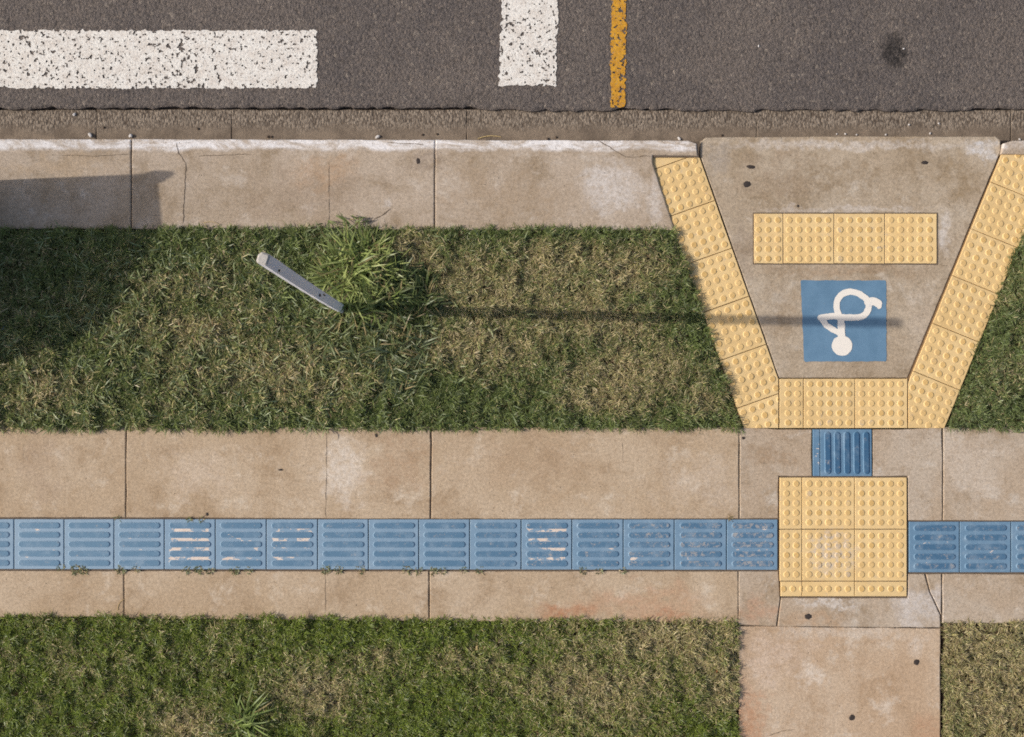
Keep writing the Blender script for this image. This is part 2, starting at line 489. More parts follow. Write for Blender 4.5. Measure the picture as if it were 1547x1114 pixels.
def slab_mesh(name, pts, zf, depth, bevel, wob=0.0, seed=1):
    """prism over an outline (world xy, counter-clockwise); zf(x, y) is its top; softened upper edge"""
    if area2(pts) < 0:
        pts = pts[::-1]
    if wob > 0:                   # slightly broken edges
        fine = []
        for i in range(len(pts)):
            a = Vector(pts[i][:2]); b = Vector(pts[(i + 1) % len(pts)][:2])
            n = max(1, int((b - a).length / 0.03))
            for k in range(n):
                fine.append(a + (b - a) * (k / n))
        dx = (fbm([p.x for p in fine], [p.y for p in fine], 16, seed, 3) - 0.5) * 2 * wob
        dy = (fbm([p.y for p in fine], [p.x for p in fine], 16, seed + 5, 3) - 0.5) * 2 * wob
        pts = [Vector((p.x + dx[i], p.y + dy[i])) for i, p in enumerate(fine)]
    top = inset(pts, bevel); mid = inset(pts, bevel * 0.3)
    n = len(pts); V = []; F = []
    for ring, dz in ((pts, -depth), (pts, -bevel), (mid, -bevel * 0.3), (top, 0.0)):
        for p in ring:
            V.append((p[0], p[1], zf(p[0], p[1]) + dz))
    for r in range(3):
        for i in range(n):
            j = (i + 1) % n
            F.append((r * n + i, r * n + j, (r + 1) * n + j, (r + 1) * n + i))
    F.append(tuple(range(3 * n, 4 * n)))
    me = bpy.data.meshes.new(name)
    me.from_pydata(V, [], F)
    me.update()
    return me


flat = lambda z: (lambda x, y: z)


def px_slab(name, pix, z, depth, bevel, mat, parent=None, wob=0.0, seed=1, zf=None):
    pts = [P(a, b, z)[:2] for a, b in pix]
    if name in ('slab', 'gutter_block'):
        if area2(pts) < 0:
            pts = pts[::-1]
        pts = inset(pts, -0.0020)
    return link(name, slab_mesh(name, pts, zf or flat(z), depth, bevel, wob, seed), mat, parent)


def sheet(name, pix, z, mat, parent=None, zf=None):
    pts = [P(a, b, z) for a, b in pix]
    if area2(pts) < 0:
        pts = pts[::-1]
    me = bpy.data.meshes.new(name)
    me.from_pydata([(p.x, p.y, zf(p.x, p.y) if zf else z) for p in pts], [], [tuple(range(len(pts)))])
    return link(name, me, mat, parent)


def sdf_sheet(name, x0, x1, y0, y1, cell, sdf, zf, mat, parent=None):
    """thin paint film covering sdf(x, y) > 0, its ragged rim cut out of a fine grid"""
    nx = int((x1 - x0) / cell) + 1; ny = int((y1 - y0) / cell) + 1
    X, Y = np.meshgrid(x0 + np.arange(nx + 1) * cell, y0 + np.arange(ny + 1) * cell, indexing='ij')
    S = sdf(X, Y)
    V = []; F = []; vid = {}

    def corner(i, j):
        k = (i, j)
        if k not in vid:
            vid[k] = len(V); V.append((X[i, j], Y[i, j], zf(X[i, j], Y[i, j])))
        return vid[k]

    def edge(i, j, a, b):
        k = (min((i, j), (a, b)), max((i, j), (a, b)))
        if k not in vid:
            s0, s1 = S[i, j], S[a, b]; u = s0 / (s0 - s1)
            x = X[i, j] + (X[a, b] - X[i, j]) * u; y = Y[i, j] + (Y[a, b] - Y[i, j]) * u
            vid[k] = len(V); V.append((x, y, zf(x, y)))
        return vid[k]

    inside = S > 0
    anyin = inside[:-1, :-1] | inside[1:, :-1] | inside[1:, 1:] | inside[:-1, 1:]
    for i, j in zip(*np.nonzero(anyin)):
        c = [(i, j), (i + 1, j), (i + 1, j + 1), (i, j + 1)]
        poly = []
        for k in range(4):
            a = c[k]; b = c[(k + 1) % 4]
            if inside[a]:
                poly.append(corner(*a))
            if inside[a] != inside[b]:
                poly.append(edge(a[0], a[1], b[0], b[1]))
        if len(poly) >= 3:
            F.append(tuple(poly))
    me = bpy.data.meshes.new(name)
    me.from_pydata(V, [], F)
    return link(name, me, mat, parent)


# ------------------------------------------------------------------ heights
ZR = -0.076                      # asphalt
ZG = -0.100                      # gutter
ZS = -0.016                      # soil under the lawns
RY0 = P(0, 572).y; RY1 = P(0, 210, -0.02).y


def zramp(x, y):
    return -0.02 * min(1.15, max(0.0, (y - RY0) / (RY1 - RY0)))


SLOPE = math.atan2(-0.02, RY1 - RY0)


def PR(px, py, dz=0.0):
    p = P(px, py)
    for _ in range(3):
        p = P(px, py, zramp(p.x, p.y))
    p.z += dz
    return p


# ------------------------------------------------------------------ ground, road, gutter
me = bpy.data.meshes.new('ground')
g = 400
me.from_pydata([(-g, -g, -0.2), (g, -g, -0.2), (g, g, -0.2), (-g, g, -0.2)], [], [(0, 1, 2, 3)])
structure(link('ground', me, 'soil'), 'bare earth under the street')

L, Rr, T, B = -520, 2067, -900, 1700      # built area in photograph pixels
# road with a broken edge along the gutter
edge = []
ex = np.arange(L, Rr + 1, 5.0)
ey = 163 + (fbm(ex / 60, ex * 0, 1.0, 31, 4) - 0.5) * 10 + (vn(ex / 9, ex * 0, 1.0, 77) - 0.5) * 5.0
ey += np.where(ex > 700, 3, 0) * np.clip((ex - 700) / 100, 0, 1)
V = []; F = []
for x, y in zip(ex, ey):
    a = P(x, y, ZR); b = P(x, T, ZR); m = P(x, y - 3.0, ZR)
    V += [(b.x, b.y, ZR), (m.x, m.y, ZR), (a.x, a.y, ZR - 0.006), (a.x, a.y + 0.002, ZR - 0.06)]
for i in range(len(ex) - 1):
    for k in range(3):
        F.append((4 * i + k, 4 * i + k + 1, 4 * i + 4 + k + 1, 4 * i + 4 + k))
me = bpy.data.meshes.new('road'); me.from_pydata(V, [], F); me.update()
road = structure(link('road', me, 'asphalt'), 'grey brown rough asphalt road')

gut = structure(sheet('gutter', [(L, 140), (Rr, 140), (Rr, 216), (L, 216)], -0.122, 'bed'), 'concrete gutter channel between road and kerb')
gx = [L, -230, 145, 350, 705, 1143, 1527, 1900, Rr]
for i in range(len(gx) - 1):
    a, b = gx[i] + 0.8, gx[i + 1] - 0.8
    px_slab('gutter_block', [(a, 166.6), (b, 166.6), (b, 216), (a, 216)], ZG, 0.025, 0.004, 'gutter', gut, 0.0045, 40 + i)

# road markings (worn thermoplastic with real gaps)
def marking(name, x0, x1, y0, y1, mat, seed, wear, skew=0.0, rnd=0.0):
    a = P(x0, y1, ZR); b = P(x1, y0, ZR)
    cx, cy, hx, hy = (a.x + b.x) / 2, (a.y + b.y) / 2, (b.x - a.x) / 2, (b.y - a.y) / 2

    def f(X, Y):
        Xs = X - skew * (Y - cy)
        qx = np.abs(Xs - cx) - hx + rnd; qy = np.abs(Y - cy) - hy + rnd
        box = -(np.hypot(np.maximum(qx, 0), np.maximum(qy, 0)) + np.minimum(np.maximum(qx, qy), 0) - rnd)
        box = box + (fbm(X, Y, 55, seed, 3) - 0.5) * 0.020 - 0.001
        chip = wear + 0.13 * fbm(X, Y, 5, seed + 9, 2) - fbm(X, Y, 85, seed + 3, 4)
        return np.minimum(box, chip * 0.05)
    return sdf_sheet(name, a.x - 0.02, b.x + 0.02, a.y - 0.02, b.y + 0.02, 0.0036, f, flat(ZR + 0.003), mat)


tag(marking('crossing_stripe', -190, 479, 46, 134, 'white_road', 3, 0.585, 0, 0.012),
    'long worn white bar painted lengthwise along the road edge', 'road marking')
tag(marking('crossing_stripe', 758, 844, -160, 130, 'white_road', 8, 0.568, 0.03),
    'worn white bar pointing at the gutter beside the thin yellow line', 'road marking')
tag(marking('yellow_line', 923.5, 946.5, -160, 163, 'yellow_road', 15, 0.55, 0.01),
    'thin worn yellow line painted across the asphalt to the gutter', 'road marking')

# ------------------------------------------------------------------ kerb strip
KZ = flat(0.0)
kerb = structure(sheet('kerb', [(L, 214), (1056, 214), (1056, 238), (984, 238), (1012, 346), (L, 346)], -0.006, 'bed'),
                 'concrete kerb strip with whitish road edge')
kerb_slabs = [
    [(L, 211), (197, 211), (197, 346), (L, 344)],
    [(200, 211), (656, 212), (655.5, 348), (199.5, 346)],
    [(658.5, 212), (1040, 213), (1052, 217), (1054, 235), (985.5, 234), (985.5, 246), (1019, 348), (658, 348)],
]
ks = []
for i, p in enumerate(kerb_slabs):
    ks.append(px_slab('slab', p, 0.0, 0.11, 0.006, 'kerb_concrete', kerb, 0.0025, 60 + i))
px_slab('slab', [(1517, 217), (1530, 213), (Rr, 213), (Rr, 233), (1513.5, 232.5)], 0.0, 0.11, 0.006, 'kerb_concrete', kerb, 0.002, 72)
px_slab('slab', [(1592, 236), (Rr, 236), (Rr, 348), (1548, 348)], 0.0, 0.11, 0.006, 'kerb_concrete', kerb, 0.002, 73)


def crack(pix, w, parent, zf=None, z=0.0, seed=3, name='crack'):
    """open hairline: a thin dirt-filled strip following a broken line"""
    pts = []
    for i in range(len(pix) - 1):
        a = Vector(pix[i]); b = Vector(pix[i + 1]); n = max(1, int((b - a).length / 5))
        for k in range(n):
            pts.append(a + (b - a) * k / n)
    pts.append(Vector(pix[-1]))
    r = random.Random(seed)
    V = []; F = []
    for i, p in enumerate(pts):
        d = (pts[min(i + 1, len(pts) - 1)] - pts[max(i - 1, 0)]).normalized()
        nn = Vector((-d.y, d.x)); c = p + nn * r.uniform(-0.7, 0.7)
        hw = w * PXM * 0.36 * r.uniform(0.5, 1.4) * (0.4 if i in (0, len(pts) - 1) else 1)
        for s in (-1, 1):
            q = c + nn * hw * s
            wv = P(q.x, q.y, z); zz = (zf(wv.x, wv.y) if zf else z) + 0.0015
            V.append((wv.x, wv.y, zz))
    for i in range(len(pts) - 1):
        F.append((2 * i, 2 * i + 1, 2 * i + 3, 2 * i + 2))
    me = bpy.data.meshes.new(name); me.from_pydata(V, [], F); me.update()
    for pl in me.polygons:
        if pl.normal.z < 0:
            pl.flip()
    return link(name, me, 'crack', parent)


crack([(266, 216), (270, 232), (281, 247), (278, 300), (277, 338)], 0.0045, kerb, seed=1)
crack([(497, 247), (497, 335)], 0.0025, kerb, seed=2)
crack([(565, 332), (582, 323), (590, 315)], 0.006, kerb, seed=3)
crack([(540, 342), (566, 332)], 0.003, kerb, seed=4)
crack([(905, 213), (925, 225), (945, 238), (982, 236)], 0.004, kerb, seed=5)
crack([(300, 236), (380, 233)], 0.003, kerb, seed=6)
crack([(90, 235), (150, 236), (196, 233)], 0.003, kerb, seed=7)
crack([(586, 216), (640, 219)], 0.004, kerb, seed=8)

# ------------------------------------------------------------------ footway
walk = structure(sheet('pavement', [(L, 652), (Rr, 652), (Rr, 937), (1422, 937), (1422, 946), (1116, 946), (1116, 933), (L, 924)], -0.006, 'bed'),
                 'beige concrete footway with tactile tiles')
W = [
    ([(L, 646), (189, 646), (189, 781.5), (L, 780.5)], 'walk_concrete'),
    ([(192, 646), (649.5, 646), (649, 783.5), (191.5, 781.5)], 'walk_concrete'),
    ([(653, 646), (1115.5, 646), (1115.5, 783), (652, 783.5)], 'walk_concrete'),
    ([(1118, 646), (1176, 649.5), (1225.5, 649.5), (1226, 719), (1175.5, 719), (1175, 782.5), (1118.5, 783)], 'patch_concrete'),
    ([(1319, 649.5), (1372, 649.5), (1422.5, 646), (1423, 786), (1373, 786), (1372.5, 718.5), (1319, 719)], 'patch_concrete'),
    ([(1426, 646), (Rr, 650), (Rr, 788), (1426, 786)], 'patch_concrete'),
    ([(L, 863.5), (185.5, 863.5), (186, 932), (L, 930)], 'walk_concrete'),
    ([(188.5, 863.5), (647, 864), (647, 938), (188.5, 934)], 'walk_concrete'),
    ([(650, 864), (1114.5, 864), (1114.5, 941), (650, 938)], 'walk_concrete'),
    ([(1117, 864), (1175, 864), (1178, 905), (1172.5, 945.5), (1116.5, 943.5)], 'patch_concrete'),
    ([(1181, 904), (1372.5, 904.5), (1373, 868), (1396.5, 868), (1404, 895), (1420, 930), (1420.5, 948), (1175.5, 946)], 'patch_concrete'),
    ([(1400, 868), (1422, 868), (1422, 927), (1407, 895)], 'patch_concrete'),
    ([(1425, 868), (Rr, 870), (Rr, 944), (1424.5, 941)], 'patch_concrete'),
]
for i, (p, m) in enumerate(W):
    px_slab('slab', p, 0.0, 0.06, 0.004, m, walk, 0.0026, 80 + i)
crack([(493, 652), (493, 700), (492, 782)], 0.0022, walk, seed=11)
crack([(491, 866), (491, 930)], 0.002, walk, seed=12)
crack([(940, 668), (941, 700)], 0.0018, walk, seed=13)

path = structure(px_slab('path', [(1116, 946.5), (1230, 947.6), (1421, 949.6), (1419, B), (1116.5, B)], 0.0, 0.06, 0.005, 'path_concrete', None, 0.003, 95),
                 'beige concrete garden path meeting the footway')
crack([(1160, 1112), (1180, 1105), (1200, 1102)], 0.003, path, seed=14)

# ------------------------------------------------------------------ ramp
ramp_bed = [(1056, 206), (1514, 206), (1560, 300), (1430, 650), (1118, 650), (1012, 346), (984, 238), (1056, 238)]
pts = [PR(a, b) for a, b in ramp_bed]


def ramp_poly(name, pix, dz, depth, bevel, mat, parent, wob=0.0, seed=1):
    pp = [PR(a, b)[:2] for a, b in pix]
    return link(name, slab_mesh(name, pp, lambda x, y: zramp(x, y) + dz, depth, bevel, wob, seed), mat, parent)


ramp = structure(ramp_poly('ramp', [(1058.5, 214), (1067, 207.5), (1300, 206), (1504, 206.5), (1511.8, 212), (1512, 228), (1371, 571.2), (1177.2, 571.2), (1057.6, 234)],
                           0.0, 0.075, 0.005, 'ramp_concrete', None, 0.002, 101), 'dropped kerb ramp of stained concrete')
ramp_poly('mortar_bed', [(984, 238), (1056, 238), (1178, 572), (1370, 572), (1511, 236), (1575, 262), (1428, 646), (1118, 646), (1012, 340)],
          -0.006, 0.05, 0.001, 'tile_joint', ramp)
crack([(1420, 400), (1432, 402)], 0.003, ramp, zramp, seed=21)


# ------------------------------------------------------------------ tactile tiles
def stud_bm():
    bm = bmesh.new()
    n = 18; rings = []
    for r, z in ((0.0180, -0.0005), (0.0165, 0.0006), (0.0135, 0.0027), (0.0126, 0.0032), (0.0118, 0.0034)):
        rings.append([bm.verts.new((r * math.cos(2 * math.pi * i / n), r * math.sin(2 * math.pi * i / n), z)) for i in range(n)])
    for a, b in zip(rings, rings[1:]):
        for i in range(n):
            bm.faces.new((a[i], a[(i + 1) % n], b[(i + 1) % n], b[i]))
    tf = bm.faces.new(rings[-1])
    for f in bm.faces:
        f.smooth = f is not tf
    for f in bm.faces:
        if f.calc_center_median().z > 0.0029:
            f.material_index = 1
    return bm


def to_mesh(bm, name, mat):
    me = bpy.data.meshes.new(name); bm.to_mesh(me); bm.free()
    for m_ in ([mat] if isinstance(mat, str) else mat):
        me.materials.append(MAT[m_])
    return me


STUD = to_mesh(stud_bm(), 'stud', ('yellow_tile', 'yellow_stud'))
STUDW = to_mesh(stud_bm(), 'stud', ('yellow_tile', 'worn_stud'))
STUDR = 0.0180
TOP = 0.004                      # tiles stand this much above their surface


def inside_dist(pts, q):
    """smallest distance of q to the edges of a ccw convex outline, negative outside"""
    d = 1e9
    for i in range(len(pts)):
        a = Vector(pts[i]); b = Vector(pts[(i + 1) % len(pts)])
        e = (b - a).normalized(); nn = Vector((-e.y, e.x))
        d = min(d, (Vector(q) - a).dot(nn))
    return d


worn_list = [(1266, 824), (1279, 824), (1264, 838), (1238, 830), (1222, 746), (1281, 850), (1264, 810), (1281, 760),
             (1246, 810), (1236, 640), (1300, 640), (1318, 640), (1258, 635), (1268, 352), (1320, 380), (1270, 395), (1330, 383), (1281, 866), (1250, 850)]


def alert_tile(pix, start, u, v, nu, nv, parent, on_ramp, gap=1.0, pitch=14.6):
    """yellow tile: outline and stud lattice in photograph pixels (start = first stud)"""
    f = (lambda a, b: PR(a, b)) if on_ramp else (lambda a, b: P(a, b))
    zf = (lambda x, y: zramp(x, y) + TOP) if on_ramp else flat(TOP)
    pts = [Vector(f(a, b)[:2]) for a, b in pix]
    if area2(pts) < 0:
        pts = pts[::-1]
    pts = inset(pts, gap / PXM)
    tl = link('tile', slab_mesh('tile', pts, zf, 0.018, 0.002, 0.0007, int(pix[0][0] * 7 + pix[0][1])), 'yellow_tile', parent)
    u = Vector(u); v = Vector(v); s = Vector(start)
    for j in range(nv):
        for i in range(nu):
            q = s + u * pitch * i + v * pitch * j
            w = f(q.x, q.y); d = inside_dist(pts, w[:2])
            if d < -STUDR * 0.55:
                continue
            worn = any((q.x - a) ** 2 + (q.y - b) ** 2 < 60 for a, b in worn_list)
            zt = zf(w.x, w.y)
            if d >= STUDR:
                o = bpy.data.objects.new('stud', STUDW if worn else STUD); COL.objects.link(o)
                o.location = (w.x, w.y, zt)
                o.rotation_euler = (SLOPE if on_ramp else 0, 0, 0)
                sc = random.uniform(0.95, 1.05); o.scale = (sc, sc, random.uniform(0.85, 1.05))
            else:                     # stud sawn off with the tile
                bm = stud_bm()
                for k in range(len(pts)):
                    a = pts[k]; b = pts[(k + 1) % len(pts)]; e = (b - a).normalized()
                    loc = Vector((a.x - w.x, a.y - w.y, 0)) + Vector((-e.y, e.x, 0)) * 0.001
                    bmesh.ops.bisect_plane(bm, geom=bm.verts[:] + bm.edges[:] + bm.faces[:], plane_co=loc,
                                           plane_no=Vector((e.y, -e.x, 0)), clear_outer=True)
                if not bm.faces:
                    bm.free(); continue
                o = bpy.data.objects.new('stud', to_mesh(bm, 'cut_stud', ('yellow_tile', 'yellow_stud'))); COL.objects.link(o)
                o.location = (w.x, w.y, zt)
                o.rotation_euler = (SLOPE if on_ramp else 0, 0, 0)
            o.parent = tl
    return tl


def strip(name, px, py, label, cat, group=None, ramp_=False):
    o = empty(name, (0, 0, 0))
    return tag(o, label, cat, group)


GRP = 'tactile paving strips'
X1, Y1 = (1, 0), (0, 1)
# stop strip set into the ramp
s = strip('tactile_strip', 0, 0, 'yellow studded tactile strip inside the ramp, between kerb edge and blue emblem', 'tactile paving', GRP)
cols = [1138.4, 1183, 1259.8, 1336.5, 1415.4]
for i in range(4):
    a, b = cols[i], cols[i + 1]
    st_ = (a + 9.0, 333.0) if i else (1145.5, 333.0)
    alert_tile([(a, 322.6), (b, 322.8), (b, 399), (a, 398.6)], st_, X1, Y1, 5 if i else 3, 5, s, True, 0.55)
ramp_poly('tile_bed', [(1137.2, 321.5), (1416.6, 321.5), (1416.8, 400.2), (1137.2, 399.8)], 0.0016, 0.003, 0.0005, 'bed', ramp, 0.001, 5)

# strip across the head of the ramp
s = strip('tactile_strip', 0, 0, 'yellow studded tactile strip across the narrow end of the ramp above the blue ribbed tile', 'tactile paving', GRP)
cols = [1177, 1213.6, 1291.5, 1371]
for i in range(3):
    a, b = cols[i], cols[i + 1]
    st_ = (a + 10, 580.5) if i else (1190, 580.5)
    alert_tile([(a, 572), (b, 572), (b, 647.5), (a, 647.5)], st_, X1, Y1, 5 if i else 2, 5, s, True, 0.55)

# slanting strips along both flanks
def clip_poly(pts, nx, ny, c):
    """keep nx*x + ny*y <= c"""
    out = []
    for i in range(len(pts)):
        a, b = pts[i], pts[(i + 1) % len(pts)]
        da, db = nx * a[0] + ny * a[1] - c, nx * b[0] + ny * b[1] - c
        if da <= 0:
            out.append(a)
        if (da < 0 < db) or (db < 0 < da):
            k = da / (da - db)
            out.append((a[0] + (b[0] - a[0]) * k, a[1] + (b[1] - a[1]) * k))
    return out


def flank(org, d, w, ts, clips, parent):
    """tiles along direction d from org (inner edge), reaching w to the outer side"""
    d = Vector(d).normalized(); w = Vector(w)
    wn_ = w.normalized()
    for a, b in zip(ts, ts[1:]):
        q = [Vector(org) + d * a, Vector(org) + d * b, Vector(org) + d * b + w, Vector(org) + d * a + w]
        pix = [(p.x, p.y) for p in q]
        for c in clips:
            pix = clip_poly(pix, *c)
        if len(pix) < 3:
            continue
        if b - a < 70:
            st_ = Vector(org) + d * (b - 9) + wn_ * 9
            alert_tile(pix, st_, wn_, -d, 5, 2, parent, True, 0.5)
        else:
            st_ = Vector(org) + d * (a + 9) + wn_ * 9
            alert_tile(pix, st_, wn_, d, 5, 5, parent, True, 0.5)


s = strip('tactile_strip', 0, 0, 'slanting yellow studded tactile strip on the ramp flank with the post shadow', 'tactile paving', GRP)
flank((1055.0, 232.0), (0.335, 0.942), Vector((-0.942, 0.335)) * 74.5, [-30, 0.5, 75.5, 152, 229, 306, 382.5, 459],
      [(0, -1, -232.0), (0, 1, 647.5), (1, 0, 1176.3)], s)
s = strip('tactile_strip', 0, 0, 'slanting yellow studded tactile strip on the ramp flank without any shadow across it', 'tactile paving', GRP)
flank((1513.5, 231.0), (-0.378, 0.926), Vector((0.926, 0.378)) * 77.0, [-40, -29, 47.5, 124, 200, 278, 356, 440],
      [(0, -1, -233.0), (0, 1, 647.5), (-1, 0, -1371.7)], s)

# square block on the footway
s = strip('tactile_block', 0, 0, 'yellow studded tactile block where the blue guide strips meet', 'tactile paving', GRP)
xs = [1177.4, 1211.4, 1290.8, 1370]; ys = [721.2, 799.7, 878.2, 901.5]
for j in range(3):
    for i in range(3):
        x0, x1, y0, y1 = xs[i] + (1.5 if j == 2 and i == 0 else 0), xs[i + 1], ys[j], ys[j + 1]
        if j < 2:
            st_ = (x0 + 10.5, y0 + 9.8); nu, nv = (2 if i == 0 else 5), 5
        else:
            st_ = (x0 + (4.0 if i == 0 else 10.5), y0 + 11.5); nu, nv = (3 if i == 0 else 5), 1
        alert_tile([(x0, y0), (x1, y0), (x1, y1), (x0, y1)], st_, X1, Y1, nu, nv, s, False, 0.5)


def bar_mesh(length, w):
    """raised rib with round ends and sloped sides, along x"""
    bm = bmesh.new(); rings = []
    n = 8
    for r, z in ((w / 2, -0.0005), (w / 2 - 0.0012, 0.0006), (w / 2 - 0.0038, 0.0036), (w / 2 - 0.0048, 0.0041)):
        ring = []
        for s_ in (1, -1):
            for i in range(n + 1):
                a = -math.pi / 2 + math.pi * i / n
                ring.append(bm.verts.new((s_ * (length / 2 - w / 2) + s_ * r * math.cos(a), s_ * r * math.sin(a), z)))
        rings.append(ring)
    m = len(rings[0])
    for a, b in zip(rings, rings[1:]):
        for i in range(m):
            bm.faces.new((a[i], a[(i + 1) % m], b[(i + 1) % m], b[i]))
    bm.faces.new(rings[-1])
    for f in bm.faces:
        f.smooth = len(f.verts) == 4
        if f.calc_center_median().z > 0.0030 or len(f.verts) > 4:
            f.material_index = 1
    return to_mesh(bm, 'raised_bar', ('blue_tile', 'blue_bar'))


BAR = bar_mesh(0.2075, 0.033)


def guide_tile(x0, x1, y0, y1, parent, chips, fade, scuff):
    me = slab_mesh('tile', [Vector(P(a, b)[:2]) for a, b in ((x0 + .6, y0), (x1 - .6, y0), (x1 - .6, y1), (x0 + .6, y1))],
                   flat(TOP), 0.018, 0.0025, 0.0006, int(x0 * 3))
    tl = link('tile', me, 'blue_tile', parent)
    tl.color = (chips, fade, scuff, 1)
    cxp = (x0 + x1) / 2 + 0.4
    for k in range(5):
        yp = y0 + (y1 - y0) * (0.5 + (k - 2) * 0.188)
        w = P(cxp, yp)
        o = bpy.data.objects.new('raised_bar', BAR); COL.objects.link(o)
        o.location = (w.x, w.y, TOP); o.parent = tl
        o.color = (chips * 0.2, fade, scuff, 1)
        if x1 - x0 < 70:
            o.scale.x = (x1 - x0) / 77
    return tl


GB = 'blue guide strips'
s = tag(empty('guide_strip'), 'long row of chipped blue ribbed tiles along the footway below the grass verge', 'tactile paving', GB)
jx = [-210, -133, -55.5, 21.5, 97, 172.5, 248.5, 325.5, 402.5, 480, 556.7, 632.8, 709.5, 787.3, 864, 941.5, 1018.5, 1097.5, 1175]
chp = [.2, .3, .3, .35, .3, .5, .95, .55, .8, .15, .25, .2, .2, .85, .4, .4, .3, .45]
fad = [1, 1, .9, 1, .95, .9, .8, .75, .75, .75, .7, .65, .6, .6, .55, .5, .45, .4]
scf = [.1, .1, .1, .1, .1, .15, .1, .1, .2, .2, .2, .25, .3, .45, .45, .6, .7, .9]
for i in range(len(jx) - 1):
    u = (jx[i] + 600) / 1200
    guide_tile(jx[i], jx[i + 1], 784.2 + 0.6 * u, 859.3 + 1.2 * u, s, chp[i], fad[i], scf[i])
s = tag(empty('guide_strip'), 'short row of blue ribbed tiles beyond the yellow block, away from the post', 'tactile paving', GB)
jx2 = [1372.5, 1449.3, 1527, 1604, 1681, 1758]
for i in range(len(jx2) - 1):
    guide_tile(jx2[i], jx2[i + 1], 788.3, 864.8, s, [.35, .3, .3, .3, .3][i], [.25, .3, .4, .4, .4][i], [.4, .4, .5, .3, .3][i])
# single tile linking block and ramp, ribs the other way
s = tag(empty('guide_strip'), 'single blue ribbed tile between ramp and yellow block, its ribs pointing at the ramp', 'tactile paving', GB)
for (x0, x1, bars) in ((1227.5, 1238.5, []), (1238.5, 1317, [1249.8, 1264.3, 1279, 1293.5, 1308])):
    me = slab_mesh('tile', [Vector(P(a, b)[:2]) for a, b in ((x0 + .4, 648.8), (x1 - .4, 648.8), (x1 - .2, 719.6), (x0 + .8, 719.6))],
                   flat(TOP), 0.018, 0.002, 0.0008, int(x0))
    tl = link('tile', me, 'blue_tile', s); tl.color = (.25 if bars else 0.45, 0.12, .6, 1)
    for b in bars:
        w = P(b, 684.5)
        o = bpy.data.objects.new('raised_bar', BAR); COL.objects.link(o)
        o.location = (w.x, w.y, TOP); o.rotation_euler = (0, 0, math.pi / 2 + 0.012); o.parent = tl; o.scale = (1.02, 0.98, 1.35)
        o.color = (.15, 0.0, .45 if b < 1255 else .15, 1)

# ------------------------------------------------------------------ painted emblem on the ramp
em = tag(empty('painted_emblem'), 'blue painted square with a crude white wheelchair figure, upside down, on the ramp', 'emblem')
E = lambda X, Y: (1190 + X / 6.962, 410 + Y / 6.962)
ex4 = [PR(*E(*q)) for q in ((135, 95), (1035, 98), (1038, 948), (172, 952))]


def poly_sdf(X, Y, pts):
    pts = [p[:2] for p in pts]
    if area2(pts) < 0:
        pts = pts[::-1]
    d = np.full(X.shape, 1e9)
    for i in range(len(pts)):
        a = Vector(pts[i]); b = Vector(pts[(i + 1) % len(pts)]); e = (b - a).normalized()
        d = np.minimum(d, (X - a.x) * -e.y + (Y - a.y) * e.x)
    return d


xs4 = [p.x for p in ex4]; ys4 = [p.y for p in ex4]
sdf_sheet('background', min(xs4) - .01, max(xs4) + .01, min(ys4) - .01, max(ys4) + .01, 0.008,
          lambda X, Y: poly_sdf(X, Y, ex4) + (fbm(X, Y, 60, 5, 2) - 0.5) * 0.005,
          lambda x, y: zramp(x, y) + 0.0015, 'emblem_blue', em)


def catmull(pts, n=8):
    out = []
    for i in range(len(pts) - 1):
        p0 = Vector(pts[max(i - 1, 0)]); p1 = Vector(pts[i]); p2 = Vector(pts[i + 1]); p3 = Vector(pts[min(i + 2, len(pts) - 1)])
        for k in range(n):
            u = k / n
            out.append(0.5 * ((2 * p1) + (p2 - p0) * u + (2 * p0 - 5 * p1 + 4 * p2 - p3) * u * u + (3 * p1 - p0 - 3 * p2 + p3) * u ** 3))
    out.append(Vector(pts[-1]))
    return out


strokes = [
    (catmull([(566, 640), (562, 540), (540, 470), (516, 400), (516, 330), (548, 262), (610, 224), (690, 220), (770, 252), (830, 300), (852, 350), (838, 415), (795, 468), (725, 486), (600, 487), (500, 474), (420, 478), (346, 490)]), 33),
    ([(346, 490), (405, 568), (470, 612), (545, 655)], 30),
    (catmull([(845, 325), (900, 318), (950, 340)]), 42),
    ([(960, 350), (962, 372)], 26),
    ([(562, 560), (566, 700)], 38),
]


def fig(X, Y):
    d = np.full(X.shape, -1e9)
    for line, hw in strokes:
        q = [PR(*E(p[0], p[1])) for p in line]
        for a, b in zip(q, q[1:]):
            ex_, ey_ = b.x - a.x, b.y - a.y
            tt = np.clip(((X - a.x) * ex_ + (Y - a.y) * ey_) / max(1e-9, ex_ * ex_ + ey_ * ey_), 0, 1)
            d = np.maximum(d, hw / 6.962 / PXM - np.hypot(X - a.x - tt * ex_, Y - a.y - tt * ey_))
    c = PR(*E(570, 785))
    d = np.maximum(d, 108 / 6.962 / PXM - np.hypot(X - c.x, (Y - c.y) * 1.02))
    return d + (fbm(X, Y, 90, 9, 3) - 0.5) * 0.005


sdf_sheet('figure', min(xs4), max(xs4), min(ys4), max(ys4), 0.004, fig, lambda x, y: zramp(x, y) + 0.003, 'emblem_white', em)

# ------------------------------------------------------------------ soil beds under the lawns
LA = [(L, 345), (1017, 345), (1124, 650), (L, 650)]
LB = [(Rr, 300), (1563, 300), (1427, 650), (Rr, 656)]
LC = [(L, 926), (560, 931), (1114, 936), (1115, B), (L, B)]
LD = [(1423, 938), (Rr, 940), (Rr, B), (1422, B)]
for nm, pl in (('verge', LA), ('verge', LB), ('lawn_soil', LC), ('lawn_soil', LD)):
    structure(px_slab(nm, pl, ZS, 0.1, 0.004, 'soil'), 'bare soil below the grass')

